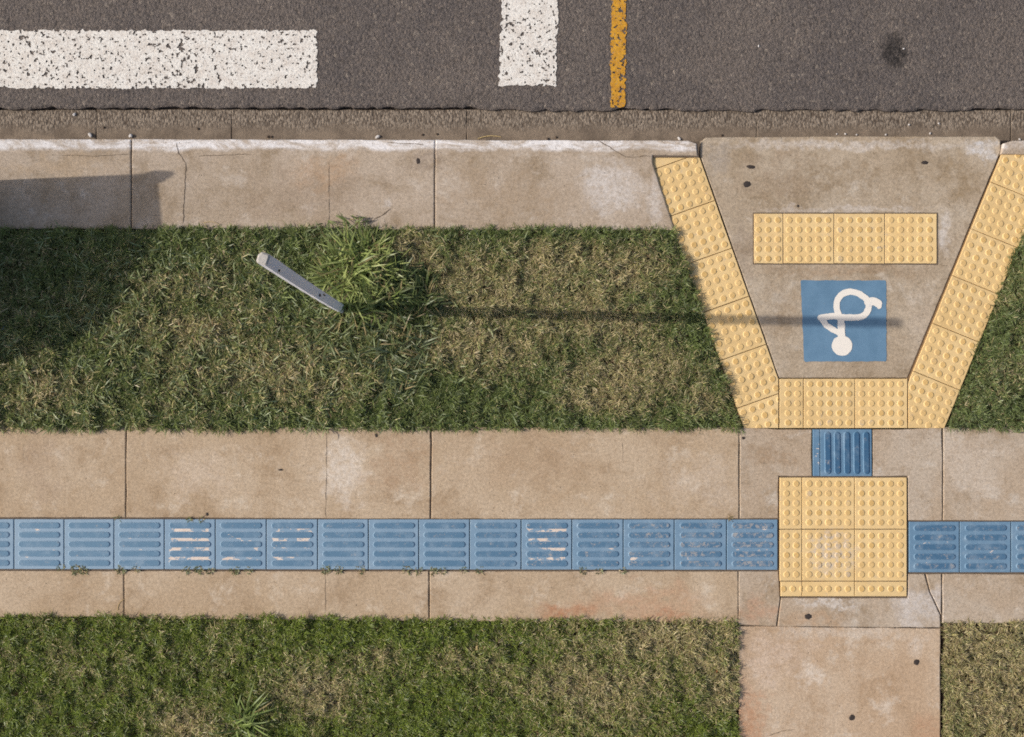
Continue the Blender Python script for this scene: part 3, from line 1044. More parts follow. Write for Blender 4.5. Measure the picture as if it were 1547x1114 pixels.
# ------------------------------------------------------------------ grass
def blades_mesh(name, root, az, Lg, wd, e0, bend, twist, col, nseg=2, tipcol=None):
    n = len(root)
    k = 2 * nseg + 1
    V = np.zeros((n, k, 3), np.float32)
    pos = root.astype(float).copy()
    ca, sa = np.cos(az), np.sin(az)
    for s in range(nseg + 1):
        u = s / nseg
        e = e0 - bend * u
        side = np.stack([-sa * np.cos(twist), ca * np.cos(twist), np.sin(twist)], 1)
        if s < nseg:
            half = wd * 0.5 * (0.75 if s == 0 else (1.0 - 0.55 * (u ** 2)))
            V[:, 2 * s] = pos - side * half[:, None]
            V[:, 2 * s + 1] = pos + side * half[:, None]
            step = Lg / nseg
            em_ = e0 - bend * (u + 0.5 / nseg)
            pos = pos + np.stack([ca * np.cos(em_), sa * np.cos(em_), np.sin(em_)], 1) * step[:, None]
            pos[:, 2] = np.maximum(pos[:, 2], ZS + 0.006)
        else:
            V[:, 2 * s] = pos
    base = (np.arange(n) * k)[:, None]
    quads = np.concatenate([base + np.array([[2 * s, 2 * s + 2, 2 * s + 3, 2 * s + 1]]) for s in range(nseg - 1)], 0) if nseg > 1 else np.zeros((0, 4), int)
    tris = base + np.array([[2 * nseg - 2, 2 * nseg, 2 * nseg - 1]])
    loops = np.concatenate([quads.ravel(), tris.ravel()]).astype(np.int32)
    sizes = np.concatenate([np.full(len(quads), 4), np.full(len(tris), 3)]).astype(np.int32)
    starts = np.concatenate([[0], np.cumsum(sizes)[:-1]]).astype(np.int32)
    me = bpy.data.meshes.new(name)
    me.vertices.add(n * k); me.vertices.foreach_set('co', V.ravel())
    me.loops.add(len(loops)); me.loops.foreach_set('vertex_index', loops)
    me.polygons.add(len(sizes)); me.polygons.foreach_set('loop_start', starts); me.polygons.foreach_set('loop_total', sizes)
    me.update(calc_edges=True)
    at_ = me.attributes.new('bcol', 'FLOAT_COLOR', 'POINT')
    C = np.ones((n, k, 4), np.float32)
    C[:, :, :3] = col[:, None, :]
    if tipcol is not None:
        C[:, -1, :3] = tipcol
    at_.data.foreach_set('color', C.ravel())
    me.materials.append(MAT['grass'])
    return me


def inpoly(x, y, poly):
    ins = np.zeros(x.shape, bool)
    for i in range(len(poly)):
        x0, y0 = poly[i]; x1, y1 = poly[(i + 1) % len(poly)]
        c = ((y0 > y) != (y1 > y)) & (x < (x1 - x0) * (y - y0) / (y1 - y0 + 1e-12) + x0)
        ins ^= c
    return ins


DRY = [(300, 500, 80, 40, .42), (420, 560, 120, 40, .50), (250, 560, 50, 30, .25), (625, 375, 36, 34, .75), (720, 430, 90, 55, .60),
       (835, 400, 120, 40, .55), (960, 405, 55, 38, .65), (735, 525, 110, 40, .55), (960, 560, 100, 45, .65), (890, 600, 70, 25, .6),
       (1055, 590, 30, 35, .5), (880, 480, 170, 70, .40), (80, 590, 60, 30, .35), (480, 590, 80, 30, .45), (300, 440, 60, 30, .35),
       (1000, 965, 130, 36, .85), (1080, 1010, 60, 70, .65), (900, 1040, 130, 70, .62), (570, 985, 40, 34, .35), (480, 1040, 60, 36, .60),
       (120, 1000, 90, 40, .25), (280, 1095, 45, 30, .7), (700, 990, 60, 30, .3), (770, 1080, 60, 30, .3),
       (1480, 1000, 45, 75, .60), (1530, 1050, 60, 60, .45), (1500, 950, 80, 30, .4)]
GREEN = [(690, 620, 110, 36, .6), (1050, 480, 40, 70, .5), (800, 640, 400, 14, .4), (300, 352, 400, 16, .35), (850, 352, 200, 12, .4),
         (620, 950, 110, 25, .6), (700, 1090, 120, 40, .4), (1450, 1090, 20, 40, .6), (1090, 1100, 25, 30, .5)]


def dry_at(px, py, base):
    d = np.full(px.shape, base)
    for a, b, rx, ry, s_ in DRY:
        d = np.maximum(d, base + 1.2 * s_ * np.exp(-(((px - a) / rx) ** 2 + ((py - b) / ry) ** 2)))
    for a, b, rx, ry, s_ in GREEN:
        d = d - s_ * np.exp(-(((px - a) / rx) ** 2 + ((py - b) / ry) ** 2))
    d = d + (fbm(px, py, 1 / 38.0, 71, 3) - 0.5) * 0.75 + (vn(px, py, 1 / 9.0, 91) - 0.5) * 0.35
    return np.clip(d, 0.02, 0.96)


def coarse_at(px, py):
    c = np.exp(-(((px - 380) / 250) ** 2 + ((py - 510) / 150) ** 2)) + 0.6 * np.exp(-(((px - 590) / 80) ** 2 + ((py - 540) / 60) ** 2)) + 0.8 * np.exp(-(((px - 60) / 220) ** 2 + ((py - 540) / 120) ** 2))
    return 0.6 * np.clip(c, 0, 1) * (py < 800)


def grass(name, poly, density, label, base_dry, green_a, green_b, hscale=1.0, bulge=0.024):
    lim = (-90, 1640, 200, 1200)
    xs_ = [p[0] for p in poly]; ys_ = [p[1] for p in poly]
    bx0, bx1 = max(min(xs_), lim[0]), min(max(xs_), lim[1]); by0, by1 = max(min(ys_), lim[2]), min(max(ys_), lim[3])
    n = int((bx1 - bx0) * (by1 - by0) / PXM ** 2 * density)
    px = rng.uniform(bx0, bx1, n); py = rng.uniform(by0, by1, n)
    jx_ = (fbm(px, py, 1 / 22.0, 5, 4) - 0.5) * 5; jy_ = (fbm(px, py, 1 / 22.0, 55, 4) - 0.5) * 13
    ok = inpoly(px + jx_, py + jy_, poly)
    ed = np.full(n, 1e9)
    for i in range(len(poly)):
        x0, y0 = poly[i]; x1, y1 = poly[(i + 1) % len(poly)]
        lx, ly = x1 - x0, y1 - y0
        tt = np.clip(((px - x0) * lx + (py - y0) * ly) / (lx * lx + ly * ly), 0, 1)
        ed = np.minimum(ed, np.hypot(px - x0 - tt * lx, py - y0 - tt * ly))
    thin = fbm(px, py, 1 / 14.0, 23, 3)
    ok &= rng.random(n) < 0.45 + 1.1 * thin
    px, py, ed = px[ok], py[ok], ed[ok]; n = len(px)
    D = dry_at(px, py, base_dry); C = coarse_at(px, py)
    k = (H - ZS) / H
    root = np.stack([(px - NX) / PXM * k, CY + ((557 - py) / PXM - CY) * k, np.full(n, ZS)], 1)
    clump = vn(px, py, 1 / 10.0, 3)
    az = rng.uniform(0, 2 * np.pi, n) * 0.6 + clump * 4 * np.pi
    hgt = fbm(px, py, 1 / 16.0, 44, 3)
    # the turf is uneven: tussocks and hollows
    root[:, 2] += np.clip((fbm(px, py, 1 / 15.0, 144, 3) - 0.40), 0, 1) * (0.085 + 0.02 * C)
    root[:, 2] += bulge * np.clip(ed / 24.0, 0, 1) ** 0.7      # the turf swells up from its trimmed edge
    Lg = hscale * (0.021 + 0.014 * rng.random(n) + 0.026 * (hgt - 0.4)) * (1 + 0.9 * C * rng.random(n) + 0.2 * C)
    Lg = np.clip(Lg, 0.014, 0.11) * (1 - 0.35 * C * (fbm(px, py, 1 / 26.0, 512, 2) < 0.45))
    wd = (0.0026 + 0.0016 * rng.random(n)) * (1 + 0.9 * C)
    thatch = rng.random(n) < 0.16 + 0.25 * D
    e0 = np.where(thatch, rng.uniform(0.05, 0.4, n), rng.uniform(0.6, 1.4, n))
    bend = np.where(thatch, rng.uniform(-0.1, 0.4, n), rng.uniform(0.2, 1.3, n))
    root[:, 2] += np.where(thatch, rng.uniform(0.0, 0.012, n), 0)
    tw = rng.normal(0, 0.40, n)
    isdry = rng.random(n) < np.clip((1 - 0.12 * C) * D * np.where(thatch, 1.1, 0.85) + np.where(thatch, 0.06, 0), 0, 0.9)
    broad = rng.random(n) < 0.15 * C * np.clip((fbm(px, py, 1 / 30.0, 411, 3) - 0.38) * 4, 0, 1)
    Lg = np.where(broad, rng.uniform(0.035, 0.075, n), Lg)
    wd = np.where(broad, rng.uniform(0.005, 0.0075, n), wd)
    e0 = np.where(broad, rng.uniform(0.5, 1.2, n), e0); bend = np.where(broad, rng.uniform(0.5, 1.3, n), bend)
    az = np.where(broad, rng.uniform(0, 2 * np.pi, n), az)
    root[:, 2] += np.where(broad, 0.008, 0)
    isdry &= ~(broad & (rng.random(n) < 0.75))
    m = rng.random(n)[:, None]
    ga, gb = np.array(green_a), np.array(green_b)
    col = ga * (1 - m) + gb * m
    pale = ((rng.random(n) < 0.07) | (broad & (rng.random(n) < 0.6)))[:, None]  # scattered pale blades are glints put into the colour; broad blades are naturally pale
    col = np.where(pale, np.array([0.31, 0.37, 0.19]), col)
    d1, d2, d3 = np.array([0.58, 0.48, 0.27]), np.array([0.44, 0.39, 0.17]), np.array([0.26, 0.17, 0.09])
    q = rng.random(n)[:, None]
    dcol = np.where(q < 0.5, d1, np.where(q < 0.92, d2, d3))
    col = np.where(isdry[:, None], dcol, col)
    # yellowing greens where the turf is tired
    col = np.where(isdry[:, None], col, col * (1 - 0.6 * D[:, None]) + np.array([0.29, 0.28, 0.11]) * 0.6 * D[:, None])
    col = col * (rng.uniform(0.75, 1.3, n) * (0.8 + 0.4 * fbm(px, py, 1 / 9.0, 301, 2)))[:, None]
    tip = col * 0.75 + np.array([0.40, 0.34, 0.19]) * 0.25
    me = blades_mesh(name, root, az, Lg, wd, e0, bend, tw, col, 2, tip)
    o = link(name, me, None)
    o['kind'] = 'stuff'; o['label'] = label; o['category'] = 'grass'
    return o


G1, G2 = (0.110, 0.155, 0.042), (0.215, 0.27, 0.078)
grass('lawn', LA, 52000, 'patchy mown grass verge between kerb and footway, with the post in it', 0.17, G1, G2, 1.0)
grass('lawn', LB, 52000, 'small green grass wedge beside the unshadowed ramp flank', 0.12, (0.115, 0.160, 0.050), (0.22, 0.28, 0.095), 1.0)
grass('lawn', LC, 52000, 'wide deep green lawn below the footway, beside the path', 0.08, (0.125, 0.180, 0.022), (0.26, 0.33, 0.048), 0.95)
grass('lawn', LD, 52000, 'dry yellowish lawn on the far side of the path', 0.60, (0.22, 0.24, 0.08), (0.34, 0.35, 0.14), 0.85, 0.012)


def clump(name, cx, cy, n, spread, Lr, wr, e, label, seed, green=((0.12, 0.165, 0.05), (0.24, 0.29, 0.11)), dryp=0.12, nseg=4, group=None, z=ZS + 0.028, bias=None, bendr=(0.5, 1.6)):
    r_ = np.random.default_rng(seed)
    c = P(cx, cy, z)
    a0 = r_.uniform(0, 2 * np.pi, n); rr = spread * np.sqrt(r_.random(n))
    root = np.stack([rr * np.cos(a0), rr * np.sin(a0), np.zeros(n)], 1)
    az = a0 + r_.normal(0, 1.1 if spread < 0.1 else 2.2, n)
    if bias is not None:
        az = np.where(r_.random(n) < 0.6, bias + r_.normal(0, 0.9, n), az)
    Lg = r_.uniform(Lr[0], Lr[1], n); wd = r_.uniform(wr[0], wr[1], n)
    if spread > 0.1:               # bunches that lean their own way, with gaps between
        bx_, by_ = root[:, 0] * PXM, root[:, 1] * PXM
        az = vn(bx_, by_, 1 / 16.0, seed + 70) * 4 * np.pi + r_.normal(0, 0.9, n)
        Lg = Lg * (0.55 + 0.9 * fbm(bx_, by_, 1 / 18.0, seed + 30, 2)) * (1.0 - 0.35 * (rr / spread) ** 2)
        keep = fbm(bx_, by_, 1 / 13.0, seed + 90, 2) > 0.36
        a0, rr, root, az, Lg, wd = a0[keep], rr[keep], root[keep], az[keep], Lg[keep], wd[keep]; n = len(a0)
    e0 = r_.uniform(e[0], e[1], n); bend = r_.uniform(bendr[0], bendr[1], n)
    m = r_.random(n)[:, None]
    col = np.array(green[0]) * (1 - m) + np.array(green[1]) * m
    dr = (r_.random(n) < dryp)[:, None]
    col = np.where(dr, np.array([0.34, 0.27, 0.13]), col) * r_.uniform(0.8, 1.25, n)[:, None]
    tip = col * 0.7 + np.array([0.30, 0.27, 0.13]) * 0.3
    root[:, 2] += 0.001
    # work at the clump's own base
    zs = ZS
    me = blades_mesh(name, root + np.array([0, 0, zs]), az, Lg, wd, e0, bend, r_.normal(0, 0.5, n), col, nseg, tip)
    co = np.zeros(len(me.vertices) * 3, np.float32); me.vertices.foreach_get('co', co)
    co = co.reshape(-1, 3); co[:, 2] -= zs; me.vertices.foreach_set('co', co.ravel()); me.update()
    o = link(name, me, None); o.location = (c.x, c.y, z)
    return tag(o, label, 'grass clump', group)


TG = 'tall grass clumps'
clump('grass_clump', 548, 424, 1100, 0.18, (0.11, 0.23), (0.006, 0.012), (0.7, 1.5), 'tall bright green unmown grass clump standing behind the post', 5, dryp=0.14,
      green=((0.18, 0.24, 0.06), (0.42, 0.47, 0.17)), group=TG)
clump('grass_clump', 606, 444, 900, 0.16, (0.08, 0.17), (0.006, 0.011), (0.6, 1.45), 'tall grass clump in the root of the post shadow, coloured dark as a shaded side', 6, dryp=0.08, group=TG,
      green=((0.07, 0.105, 0.032), (0.15, 0.19, 0.065)))  # darker greens paint in the shaded right side of the tall grass
clump('grass_clump', 520, 362, 170, 0.13, (0.07, 0.14), (0.005, 0.009), (0.6, 1.3), 'loose tall grass between the post clump and the kerb', 7, dryp=0.1, group=TG)
clump('grass_clump', 598, 540, 420, 0.20, (0.08, 0.17), (0.005, 0.010), (0.6, 1.35), 'sprawling long bladed grass between the post and the footway', 8, dryp=0.16, group=TG,
      green=((0.11, 0.14, 0.055), (0.22, 0.26, 0.13)))
clump('grass_clump', 510, 498, 230, 0.14, (0.07, 0.14), (0.005, 0.010), (0.6, 1.3), 'long pale grass blades around the foot of the post', 9, dryp=0.2, group=TG,
      green=((0.12, 0.15, 0.05), (0.23, 0.27, 0.12)))
clump('grass_clump', 420, 470, 200, 0.22, (0.04, 0.08), (0.005, 0.008), (0.4, 1.2), 'coarse ankle high grass on the kerb shadow side of the post', 12, dryp=0.3, group=TG)
clump('grass_clump', 524, 474, 60, 0.05, (0.05, 0.10), (0.005, 0.008), (0.7, 1.4), 'short grass hugging the foot of the post', 33, dryp=0.15, group=TG)
clump('grass_clump', 368, 1092, 60, 0.055, (0.07, 0.24), (0.006, 0.011), (0.4, 1.3), 'leafy weed of long arching blades in the deep green lawn', 10, dryp=0.06,
      green=((0.13, 0.19, 0.04), (0.32, 0.39, 0.14)), bendr=(0.2, 1.0), bias=1.1, group=TG)
clump('grass_clump', 300, 1100, 40, 0.05, (0.06, 0.12), (0.003, 0.005), (0.3, 1.0), 'withered brown grass tuft beside the leafy weed', 13, dryp=0.8, group=TG)
clump('grass_clump', 488, 350, 9, 0.006, (0.03, 0.075), (0.003, 0.006), (0.2, 0.9), 'single grass runner straying from the verge onto the kerb', 14, dryp=0.3, bias=1.4, group=TG, bendr=(0.0, 0.6))

WG = 'weeds in the tile joint'
r2 = random.Random(5)
for (wx, wy, n_, s_) in ((92, 858, 10, .5), (115, 860, 26, 1.0), (126, 862, 16, .8), (182, 862, 20, .8), (205, 861, 9, .6), (282, 862, 12, .6), (300, 861, 20, .8),
                         (318, 862, 10, .6), (354, 861, 20, .8), (375, 862, 8, .6), (493, 860, 22, .8), (512, 861, 14, .7), (545, 861, 14, .7),
                         (615, 861, 16, .8), (632, 862, 10, .6), (655, 863, 14, .7), (668, 862, 8, .6), (700, 862, 8, .6), (725, 862, 10, .6), (880, 863, 10, .6),
                         (905, 863, 8, .6), (940, 862, 8, .6)):
    clump('weed', wx, wy, n_ * 2, 0.011 * (1 + s_), (0.007 * s_ + 0.005, 0.018 * s_ + 0.005), (0.004, 0.007), (0.2, 1.2),
          'tiny weed sprouting in the joint below the long row of blue tiles', int(wx), z=0.0, nseg=2, dryp=0.3, group=WG,
          green=((0.16, 0.19, 0.08), (0.27, 0.29, 0.15)))
for (wx, wy, n_) in ((286, 785, 18), (304, 785, 14), (178, 783, 8)):
    clump('weed', wx, wy, n_, 0.010, (0.010, 0.024), (0.003, 0.005), (0.2, 1.2), 'tiny weed in the joint on the verge side of the long blue strip', int(wx) + 900, z=0.0, nseg=2, dryp=0.4,
          group='weeds on the verge side of the strip')
clump('weed', 1104, 783, 14, 0.012, (0.008, 0.018), (0.003, 0.005), (0.2, 1.2), 'yellowed weed at the joint end near the yellow block', 990, z=0.0, nseg=2, dryp=0.95)

# ------------------------------------------------------------------ post
pb = P(516, 467, ZS); pt = P(398.3, 391.4, 1.86)
PH = 1.86 - ZS
post = tag(empty('wooden_post', (pb.x, pb.y, ZS)), 'thin square whitewashed wooden post standing in the tall grass of the verge', 'post')
ang = R(-19)
lean = Vector((pt.x - pb.x, pt.y - pb.y, 0)) / PH
hw = 0.0205
prof = [(hw, -hw + .004), (hw, hw - .004), (hw - .004, hw), (-hw + .010, hw), (-hw, hw - .012), (-hw, -hw + .006), (-hw + .006, -hw), (hw - .004, -hw)]
V = []; F = []
ns = 26
for s_ in range(ns + 1):
    z = PH * s_ / ns
    bow = 0.005 * math.sin(math.pi * s_ / ns)
    wob = 0.0022 * math.sin(s_ * 1.9) + 0.0012 * math.sin(s_ * 4.7)
    for (x, y) in prof:
        xr = (x * math.cos(ang) - y * math.sin(ang)) * (1 + wob * 8) + lean.x * z + wob + bow * 0.5
        yr = (x * math.sin(ang) + y * math.cos(ang)) * (1 + wob * 5) + lean.y * z - wob * 0.7 - bow
        V.append((xr, yr, z - (0.006 if s_ == 0 else 0)))
n = len(prof)
for s_ in range(ns):
    for i in range(n):
        j = (i + 1) % n
        F.append((s_ * n + i, s_ * n + j, (s_ + 1) * n + j, (s_ + 1) * n + i))
me = bpy.data.meshes.new('shaft'); me.from_pydata(V, [], F); me.update()
link('shaft', me, 'post', post)
# rough sawn top
tv = [V[ns * n + i] for i in range(n)]
cx_ = sum(v[0] for v in tv) / n; cy_ = sum(v[1] for v in tv) / n
V2 = [(v[0], v[1], v[2]) for v in tv] + [(cx_ + (v[0] - cx_) * .7, cy_ + (v[1] - cy_) * .7, v[2] + 0.007) for v in tv]
F2 = [(i, (i + 1) % n, n + (i + 1) % n, n + i) for i in range(n)] + [tuple(range(n, 2 * n))]
me = bpy.data.meshes.new('end_grain'); me.from_pydata(V2, [], F2); me.update()
link('end_grain', me, 'post_top', post)
# knots and a nail hole on the faces
def knot(z, along, face, w, h):
    nx_, ny_ = (math.cos(ang), math.sin(ang)) if face == 'x' else (math.sin(ang), -math.cos(ang))
    tx, ty = -ny_, nx_
    bw = 0.005 * math.sin(math.pi * z / PH)
    c = Vector((lean.x * z + bw * .5 + nx_ * (hw + .0022) + tx * along, lean.y * z - bw + ny_ * (hw + .0022) + ty * along, z))
    bm = bmesh.new(); ring = []
    for i in range(12):
        a = 2 * math.pi * i / 12; k = random.uniform(.7, 1.15)
        ring.append(bm.verts.new(c + Vector((tx * math.cos(a) * w * k, ty * math.cos(a) * w * k, math.sin(a) * h * k))))
    top = bm.verts.new(c + Vector((nx_ * .002, ny_ * .002, 0)))
    for i in range(12):
        bm.faces.new((ring[i], ring[(i + 1) % 12], top))
    bmesh.ops.recalc_face_normals(bm, faces=bm.faces[:])
    link('knot', to_mesh(bm, 'knot', 'knot'), None, post)


knot(0.80, -0.004, 'x', 0.008, 0.045)
knot(1.70, -0.010, 'x', 0.005, 0.02)
knot(0.72, 0.008, 'x', 0.003, 0.05)

# ------------------------------------------------------------------ litter, pebbles, gum
def gum(px, py, rx, ry, label, rampz=False, rot=0.0, group='gum spots'):
    r_ = random.Random(int(px * 3 + py))
    w = PR(px, py) if rampz else P(px, py)
    bm = bmesh.new(); n_ = 14; rings = []
    ks_ = [r_.uniform(.85, 1.12) for _ in range(n_)]
    for f_, z in ((1, 0.0003), (.8, .0014), (.45, .0021)):
        rings.append([bm.verts.new((math.cos(2 * math.pi * i / n_) * rx / PXM * f_ * ks_[i], math.sin(2 * math.pi * i / n_) * ry / PXM * f_ * ks_[i], z)) for i in range(n_)])
    for a, b in zip(rings, rings[1:]):
        for i in range(n_):
            bm.faces.new((a[i], a[(i + 1) % n_], b[(i + 1) % n_], b[i]))
    bm.faces.new(rings[-1])
    o = link('gum_spot', to_mesh(bm, 'gum_spot', 'gum'), None)
    o.location = w + Vector((0, 0, 0.0005)); o.rotation_euler = (SLOPE if rampz else 0, 0, rot)
    return tag(o, label, 'gum spot', group)


gum(1128.5, 278.5, 6, 5.2, 'round dark gum spot on the ramp near its shadowed flank', True)
gum(1134.5, 252.5, 7, 2.8, 'long thin dark gum smear on the ramp above the round spot', True, -0.12)
gum(1397, 246, 5.5, 3, 'small flat dark gum smear on the ramp near the unshadowed flank', True)
gum(1205.5, 311.5, 2, 2, 'tiny dark speck on the ramp just above its yellow strip', True)
gum(1221, 931.5, 5.5, 4.2, 'oval dark gum spot on the slab below the yellow block')
gum(1384.5, 1000.5, 4.5, 4.5, 'dark gum spot on the path beside its dry lawn edge')
gum(1287, 1084.5, 4.5, 4.5, 'dark gum spot in the middle of the garden path')
gum(631.5, 243.5, 2.8, 5, 'narrow dark chip on the kerb next to a slab joint', False, 0.1)
gum(1123, 662, 2.6, 2.2, 'tiny dark speck on the footway at the verge tip')
gum(424, 710, 3.5, 1.6, 'small dark scrap on the middle of the footway')
gum(568.5, 658, 2.4, 3.2, 'tiny dark chip at the verge side edge of the footway')
gum(313, 777, 2.2, 2.8, 'tiny dark chip beside the long blue strip')


def pebble(px, py, z, sx, sy, sz, mat, label, group, seed):
    r_ = random.Random(seed)
    bm = bmesh.new(); bmesh.ops.create_icosphere(bm, subdivisions=2, radius=1)
    for v in bm.verts:
        v.co *= r_.uniform(.82, 1.12)
        v.co.x *= sx; v.co.y *= sy; v.co.z *= sz
        v.co.z += sz * 0.8
    o = link('pebble', to_mesh(bm, 'pebble', mat), None)
    o.location = P(px, py, z); o.rotation_euler = (0, 0, r_.uniform(0, 6))
    return tag(o, label, 'pebble', group)


pebble(112.5, 173.5, ZG, .010, .008, .005, 'pebble', 'white pebble on the gutter close to the asphalt edge', 'pebbles in the gutter', 1)
pebble(137, 205, ZG, .014, .009, .008, 'pebble', 'pale angular pebble against the kerb near the gutter joint', 'pebbles in the gutter', 2)
pebble(198, 206, ZG, .010, .010, .009, 'pebble', 'pale pebble in the gutter at the end of a kerb joint', 'pebbles in the gutter', 3)
pebble(571, 207.5, ZG, .013, .008, .007, 'pebble', 'pale pebble in the gutter between two kerb joints', 'pebbles in the gutter', 4)
pebble(1026, 210, ZG, .012, .006, .006, 'pebble', 'white pebble in the gutter before the corner of the ramp', 'pebbles in the gutter', 5)
pebble(827, 211, ZG, .010, .006, .006, 'pebble_dark', 'dark pebble pressed against the whitish kerb edge', 'pebbles in the gutter', 6)
for i, (a, b, s_) in enumerate(((1264, 203, .005), (1277, 203, .006), (1294, 204, .005), (1338, 204, .006), (1405, 202, .006), (1373, 189, .006), (1418, 187, .005), (1540, 211, .006))):
    pebble(a, b, ZG, s_, s_ * .8, s_ * .7, 'pebble', 'tiny pale pebble in the gutter along the ramp edge', 'tiny pebbles by the ramp', 20 + i)
for i, (a, b, s_) in enumerate(((157, 193, .006), (299, 195, .006), (405, 207, .007), (410, 207, .006), (638, 204, .006), (660, 203, .006), (840, 208, .006), (1090, 205, .006))):
    pebble(a, b, ZG, s_, s_, s_ * .7, 'pebble_dark', 'tiny dark grit lump in the gutter along the kerb', 'dark grit in the gutter', 50 + i)
pebble(1146, 70, ZR, .007, .004, .003, 'pebble', 'tiny white stone lying on the asphalt lane', None, 80)
pebble(1365, 74, ZR, .004, .006, .003, 'pebble', 'tiny white stone beside the dark oil drip', None, 81)


def scrap(px, py, z, outline, mat, label, cat, seed, name='paper_scrap'):
    r_ = random.Random(seed)
    top = [(x / PXM, y / PXM, r_.uniform(.002, .010)) for x, y in outline]
    n_ = len(top)
    V = top + [(x, y, z_ - .0012) for x, y, z_ in top]
    F = [tuple(range(n_)), tuple(range(2 * n_ - 1, n_ - 1, -1))] + [(i, n_ + i, n_ + (i + 1) % n_, (i + 1) % n_) for i in range(n_)]
    me = bpy.data.meshes.new(name); me.from_pydata(V, [], F); me.update()
    o = link(name, me, mat); o.location = P(px, py, z)
    return tag(o, label, cat)


ZT = ZS + 0.030
scrap(788.5, 970, ZT, [(-5, -1.5), (-2, -2.4), (4.5, 1), (4.2, 3), (-3, 1.8)], 'paper', 'tiny white folded paper scrap on the wide lawn near the footway', 'litter', 1)
scrap(720, 977, ZT, [(-1.4, -5), (1.3, -5), (1.5, 5), (-1.2, 5)], 'straw', 'short pale straw lying on the wide lawn near the paper scrap', 'straw', 2, 'straw')
scrap(338.5, 1007, ZT, [(-2.5, -4), (0, -6), (3, -3), (2.5, 3), (0, 5), (-2.6, 2)], 'petal', 'pale pink petal on the wide lawn above the leafy weed', 'petal', 3, 'petal')
scrap(5, 497, ZT + .01, [(-6, -2), (0, -1), (5, 3), (1, 4), (-5, 1)], 'paper_blue', 'pale blue torn scrap in the shaded verge at the shadow middle', 'litter', 4)
scrap(65.5, 523, ZT + .01, [(-3, -4), (3, -2), (4, 1), (0, 2), (-2, 5), (-4, 3)], 'paper_blue', 'pale blue torn scrap at the sunny rim of the shaded verge', 'litter', 5)
scrap(1082, 1010, ZT, [(-3, -5), (1, -6), (3, 0), (1, 6), (-2, 5)], 'dry_leaf', 'brown dry leaf on the wide lawn near the path', 'leaf', 6, 'dry_leaf')
scrap(875, 1097, ZT, [(-2, -2), (2, -1), (2, 2), (-2, 1)], 'paper', 'tiny white fleck on the dry part of the wide lawn', 'litter', 7)


def stick(px0, py0, px1, py1, z, rad, label, mat='straw', lift=0.0):
    a = P(px0, py0, z); b = P(px1, py1, z); d = b - a
    nseg = 5; V = []; F = []; k = 6
    nn = Vector((-d.y, d.x, 0)).normalized()
    for s_ in range(nseg + 1):
        u = s_ / nseg; c = d * u + nn * 0.01 * math.sin(u * 3.1) + Vector((0, 0, rad + lift * u))
        for i in range(k):
            an = 2 * math.pi * i / k; rr = rad * (1 - .4 * u)
            V.append(tuple(c + nn * math.cos(an) * rr + Vector((0, 0, math.sin(an) * rr))))
    for s_ in range(nseg):
        for i in range(k):
            F.append((s_ * k + i, s_ * k + (i + 1) % k, (s_ + 1) * k + (i + 1) % k, (s_ + 1) * k + i))
    F += [tuple(range(k))[::-1], tuple(range(nseg * k, nseg * k + k))]
    me = bpy.data.meshes.new('dry_stalk'); me.from_pydata(V, [], F); me.update()
    o = link('dry_stalk', me, mat); o.location = a
    return tag(o, label, 'stalk')


stick(722, 210, 757, 207.5, ZG, .003, 'dry straw stalk lying in the gutter against the kerb')
stick(308, 337, 332, 340, 0.0, .0015, 'curved dry stalk on the kerb at the verge edge', lift=.004)
stick(610, 382, 653, 396, ZS + .03, .003, 'dry stalk lying in the verge near the tall clump', lift=.004)
stick(600, 934, 632, 930, 0.0, .0015, 'pale dry stalk on the footway at the lawn edge')
stick(178, 922, 188, 905, 0.0, .0015, 'pale dry stalk reaching from the lawn into a slab joint')

# ------------------------------------------------------------------ unseen container, invented and shaped to cast the shadow over the verge
XB = -2.95                       # its face towards the post, outside the picture
def prof_pt(px, py):
    """shadow pixel -> (y, z) on the container's face: the sun goes through both"""
    w = P(px, py, -0.01)
    run = w.x - XB
    return (w.y - SH.y / SH.x * run, run * math.tan(SUN_EL) / math.hypot(1, SH.y / SH.x))


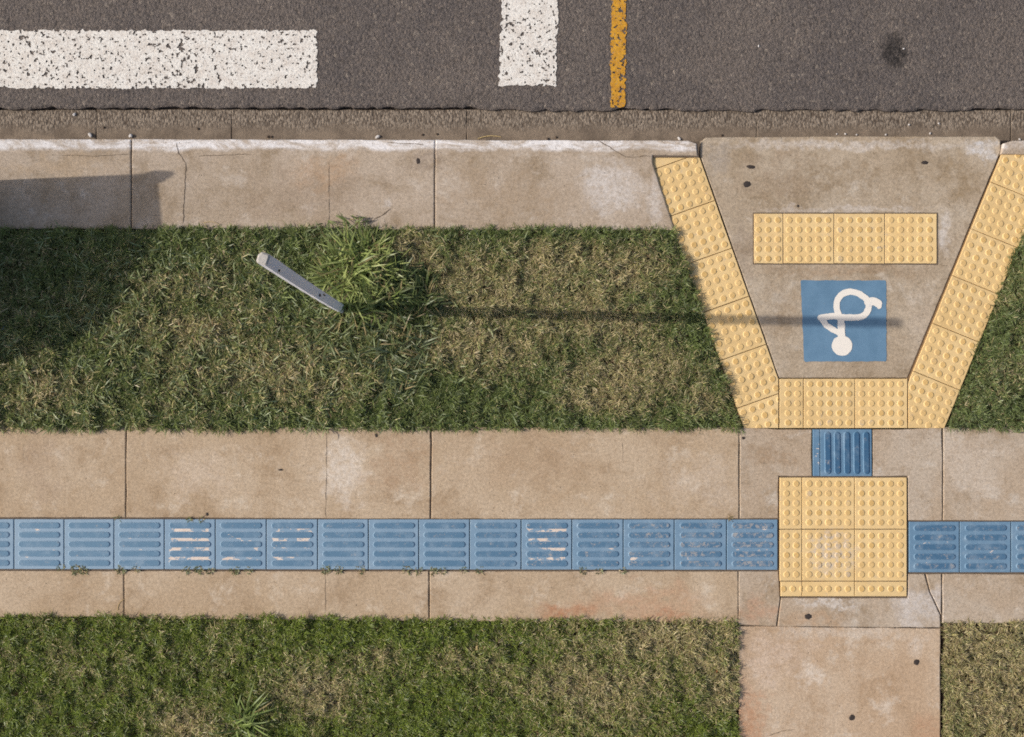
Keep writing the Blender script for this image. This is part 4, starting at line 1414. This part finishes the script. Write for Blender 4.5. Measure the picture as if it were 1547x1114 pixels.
silh = [(246, 277), (247, 345), (240, 395), (218, 445), (180, 490), (110, 528), (0, 556)]
body = [prof_pt(*q) for q in silh]
yl = body[-1][0]
top_l = prof_pt(240, 262.5); bot_l = prof_pt(0, 273)
k_ = (bot_l[0] - top_l[0]) / (bot_l[1] - top_l[1])
ring = [(bot_l[0] - k_ * (bot_l[1] - 0.10), 0.10), top_l, (body[0][0], top_l[1])] + body[1:] + [(yl + 0.01, 0.10)]
shadow_bin = tag(empty('added_shadow_bin', (XB - 0.35, (ring[0][0] + ring[-1][0]) / 2, ZS)), 'made-up green wheeled container out of view, shaped to cast the broad shadow', 'container')
oy = shadow_bin.location.y; ox = shadow_bin.location.x; oz = ZS
V = []; F = []
n = len(ring)
for xx, kx in ((XB, 1.0), (XB - 0.7, 1.0)):
    for (y, z) in ring:
        back = 0.0 if xx == XB else 0.075
        V.append((xx - ox, (y - oy) * (1 - 2 * back), z - oz - back))
for i in range(n):
    j = (i + 1) % n
    F.append((i, j, n + j, n + i))
F += [tuple(range(n))[::-1], tuple(range(n, 2 * n))]
me = bpy.data.meshes.new('body'); me.from_pydata(V, [], F); me.update()
link('body', me, 'caster_green', shadow_bin)


def box(name, x0, x1, y0, y1, z0, z1, mat, parent):
    bm = bmesh.new(); bmesh.ops.create_cube(bm, size=1)
    for v in bm.verts:
        v.co = Vector(((x0 + x1) / 2 + v.co.x * (x1 - x0), (y0 + y1) / 2 + v.co.y * (y1 - y0), (z0 + z1) / 2 + v.co.z * (z1 - z0)))
    bmesh.ops.bevel(bm, geom=bm.edges[:], offset=min(x1 - x0, y1 - y0, z1 - z0) * .2, segments=2, affect='EDGES')
    return link(name, to_mesh(bm, name, mat), None, parent)


hp = [prof_pt(230, 263.5), prof_pt(250, 258.5), prof_pt(262, 259.5), prof_pt(266, 263), prof_pt(260, 268), prof_pt(247, 276), prof_pt(238, 279)]  # added lip, outlined to give the shadow its pointed corner
V = []
for xx in (XB, XB - 0.05):
    for (y, z) in hp:
        V.append((xx - ox, y - oy, z - oz))
n = len(hp)
F = [(i, (i + 1) % n, n + (i + 1) % n, n + i) for i in range(n)] + [tuple(range(n))[::-1], tuple(range(n, 2 * n))]
me = bpy.data.meshes.new('shadow_lip'); me.from_pydata(V, [], F); me.update()
link('shadow_lip', me, 'caster_steel', shadow_bin)
for sx in (-0.02, -0.56):
    for yy_ in (ring[0][0] - oy - 0.10, ring[-1][0] - oy + 0.10):
        bm = bmesh.new()
        bmesh.ops.create_cone(bm, cap_ends=True, segments=20, radius1=0.075, radius2=0.075, depth=0.04,
                              matrix=Matrix.Translation((sx + 0.2, yy_, 0.075)) @ Matrix.Rotation(math.pi / 2, 4, 'X'))
        link('wheel', to_mesh(bm, 'wheel', 'rubber'), None, shadow_bin)
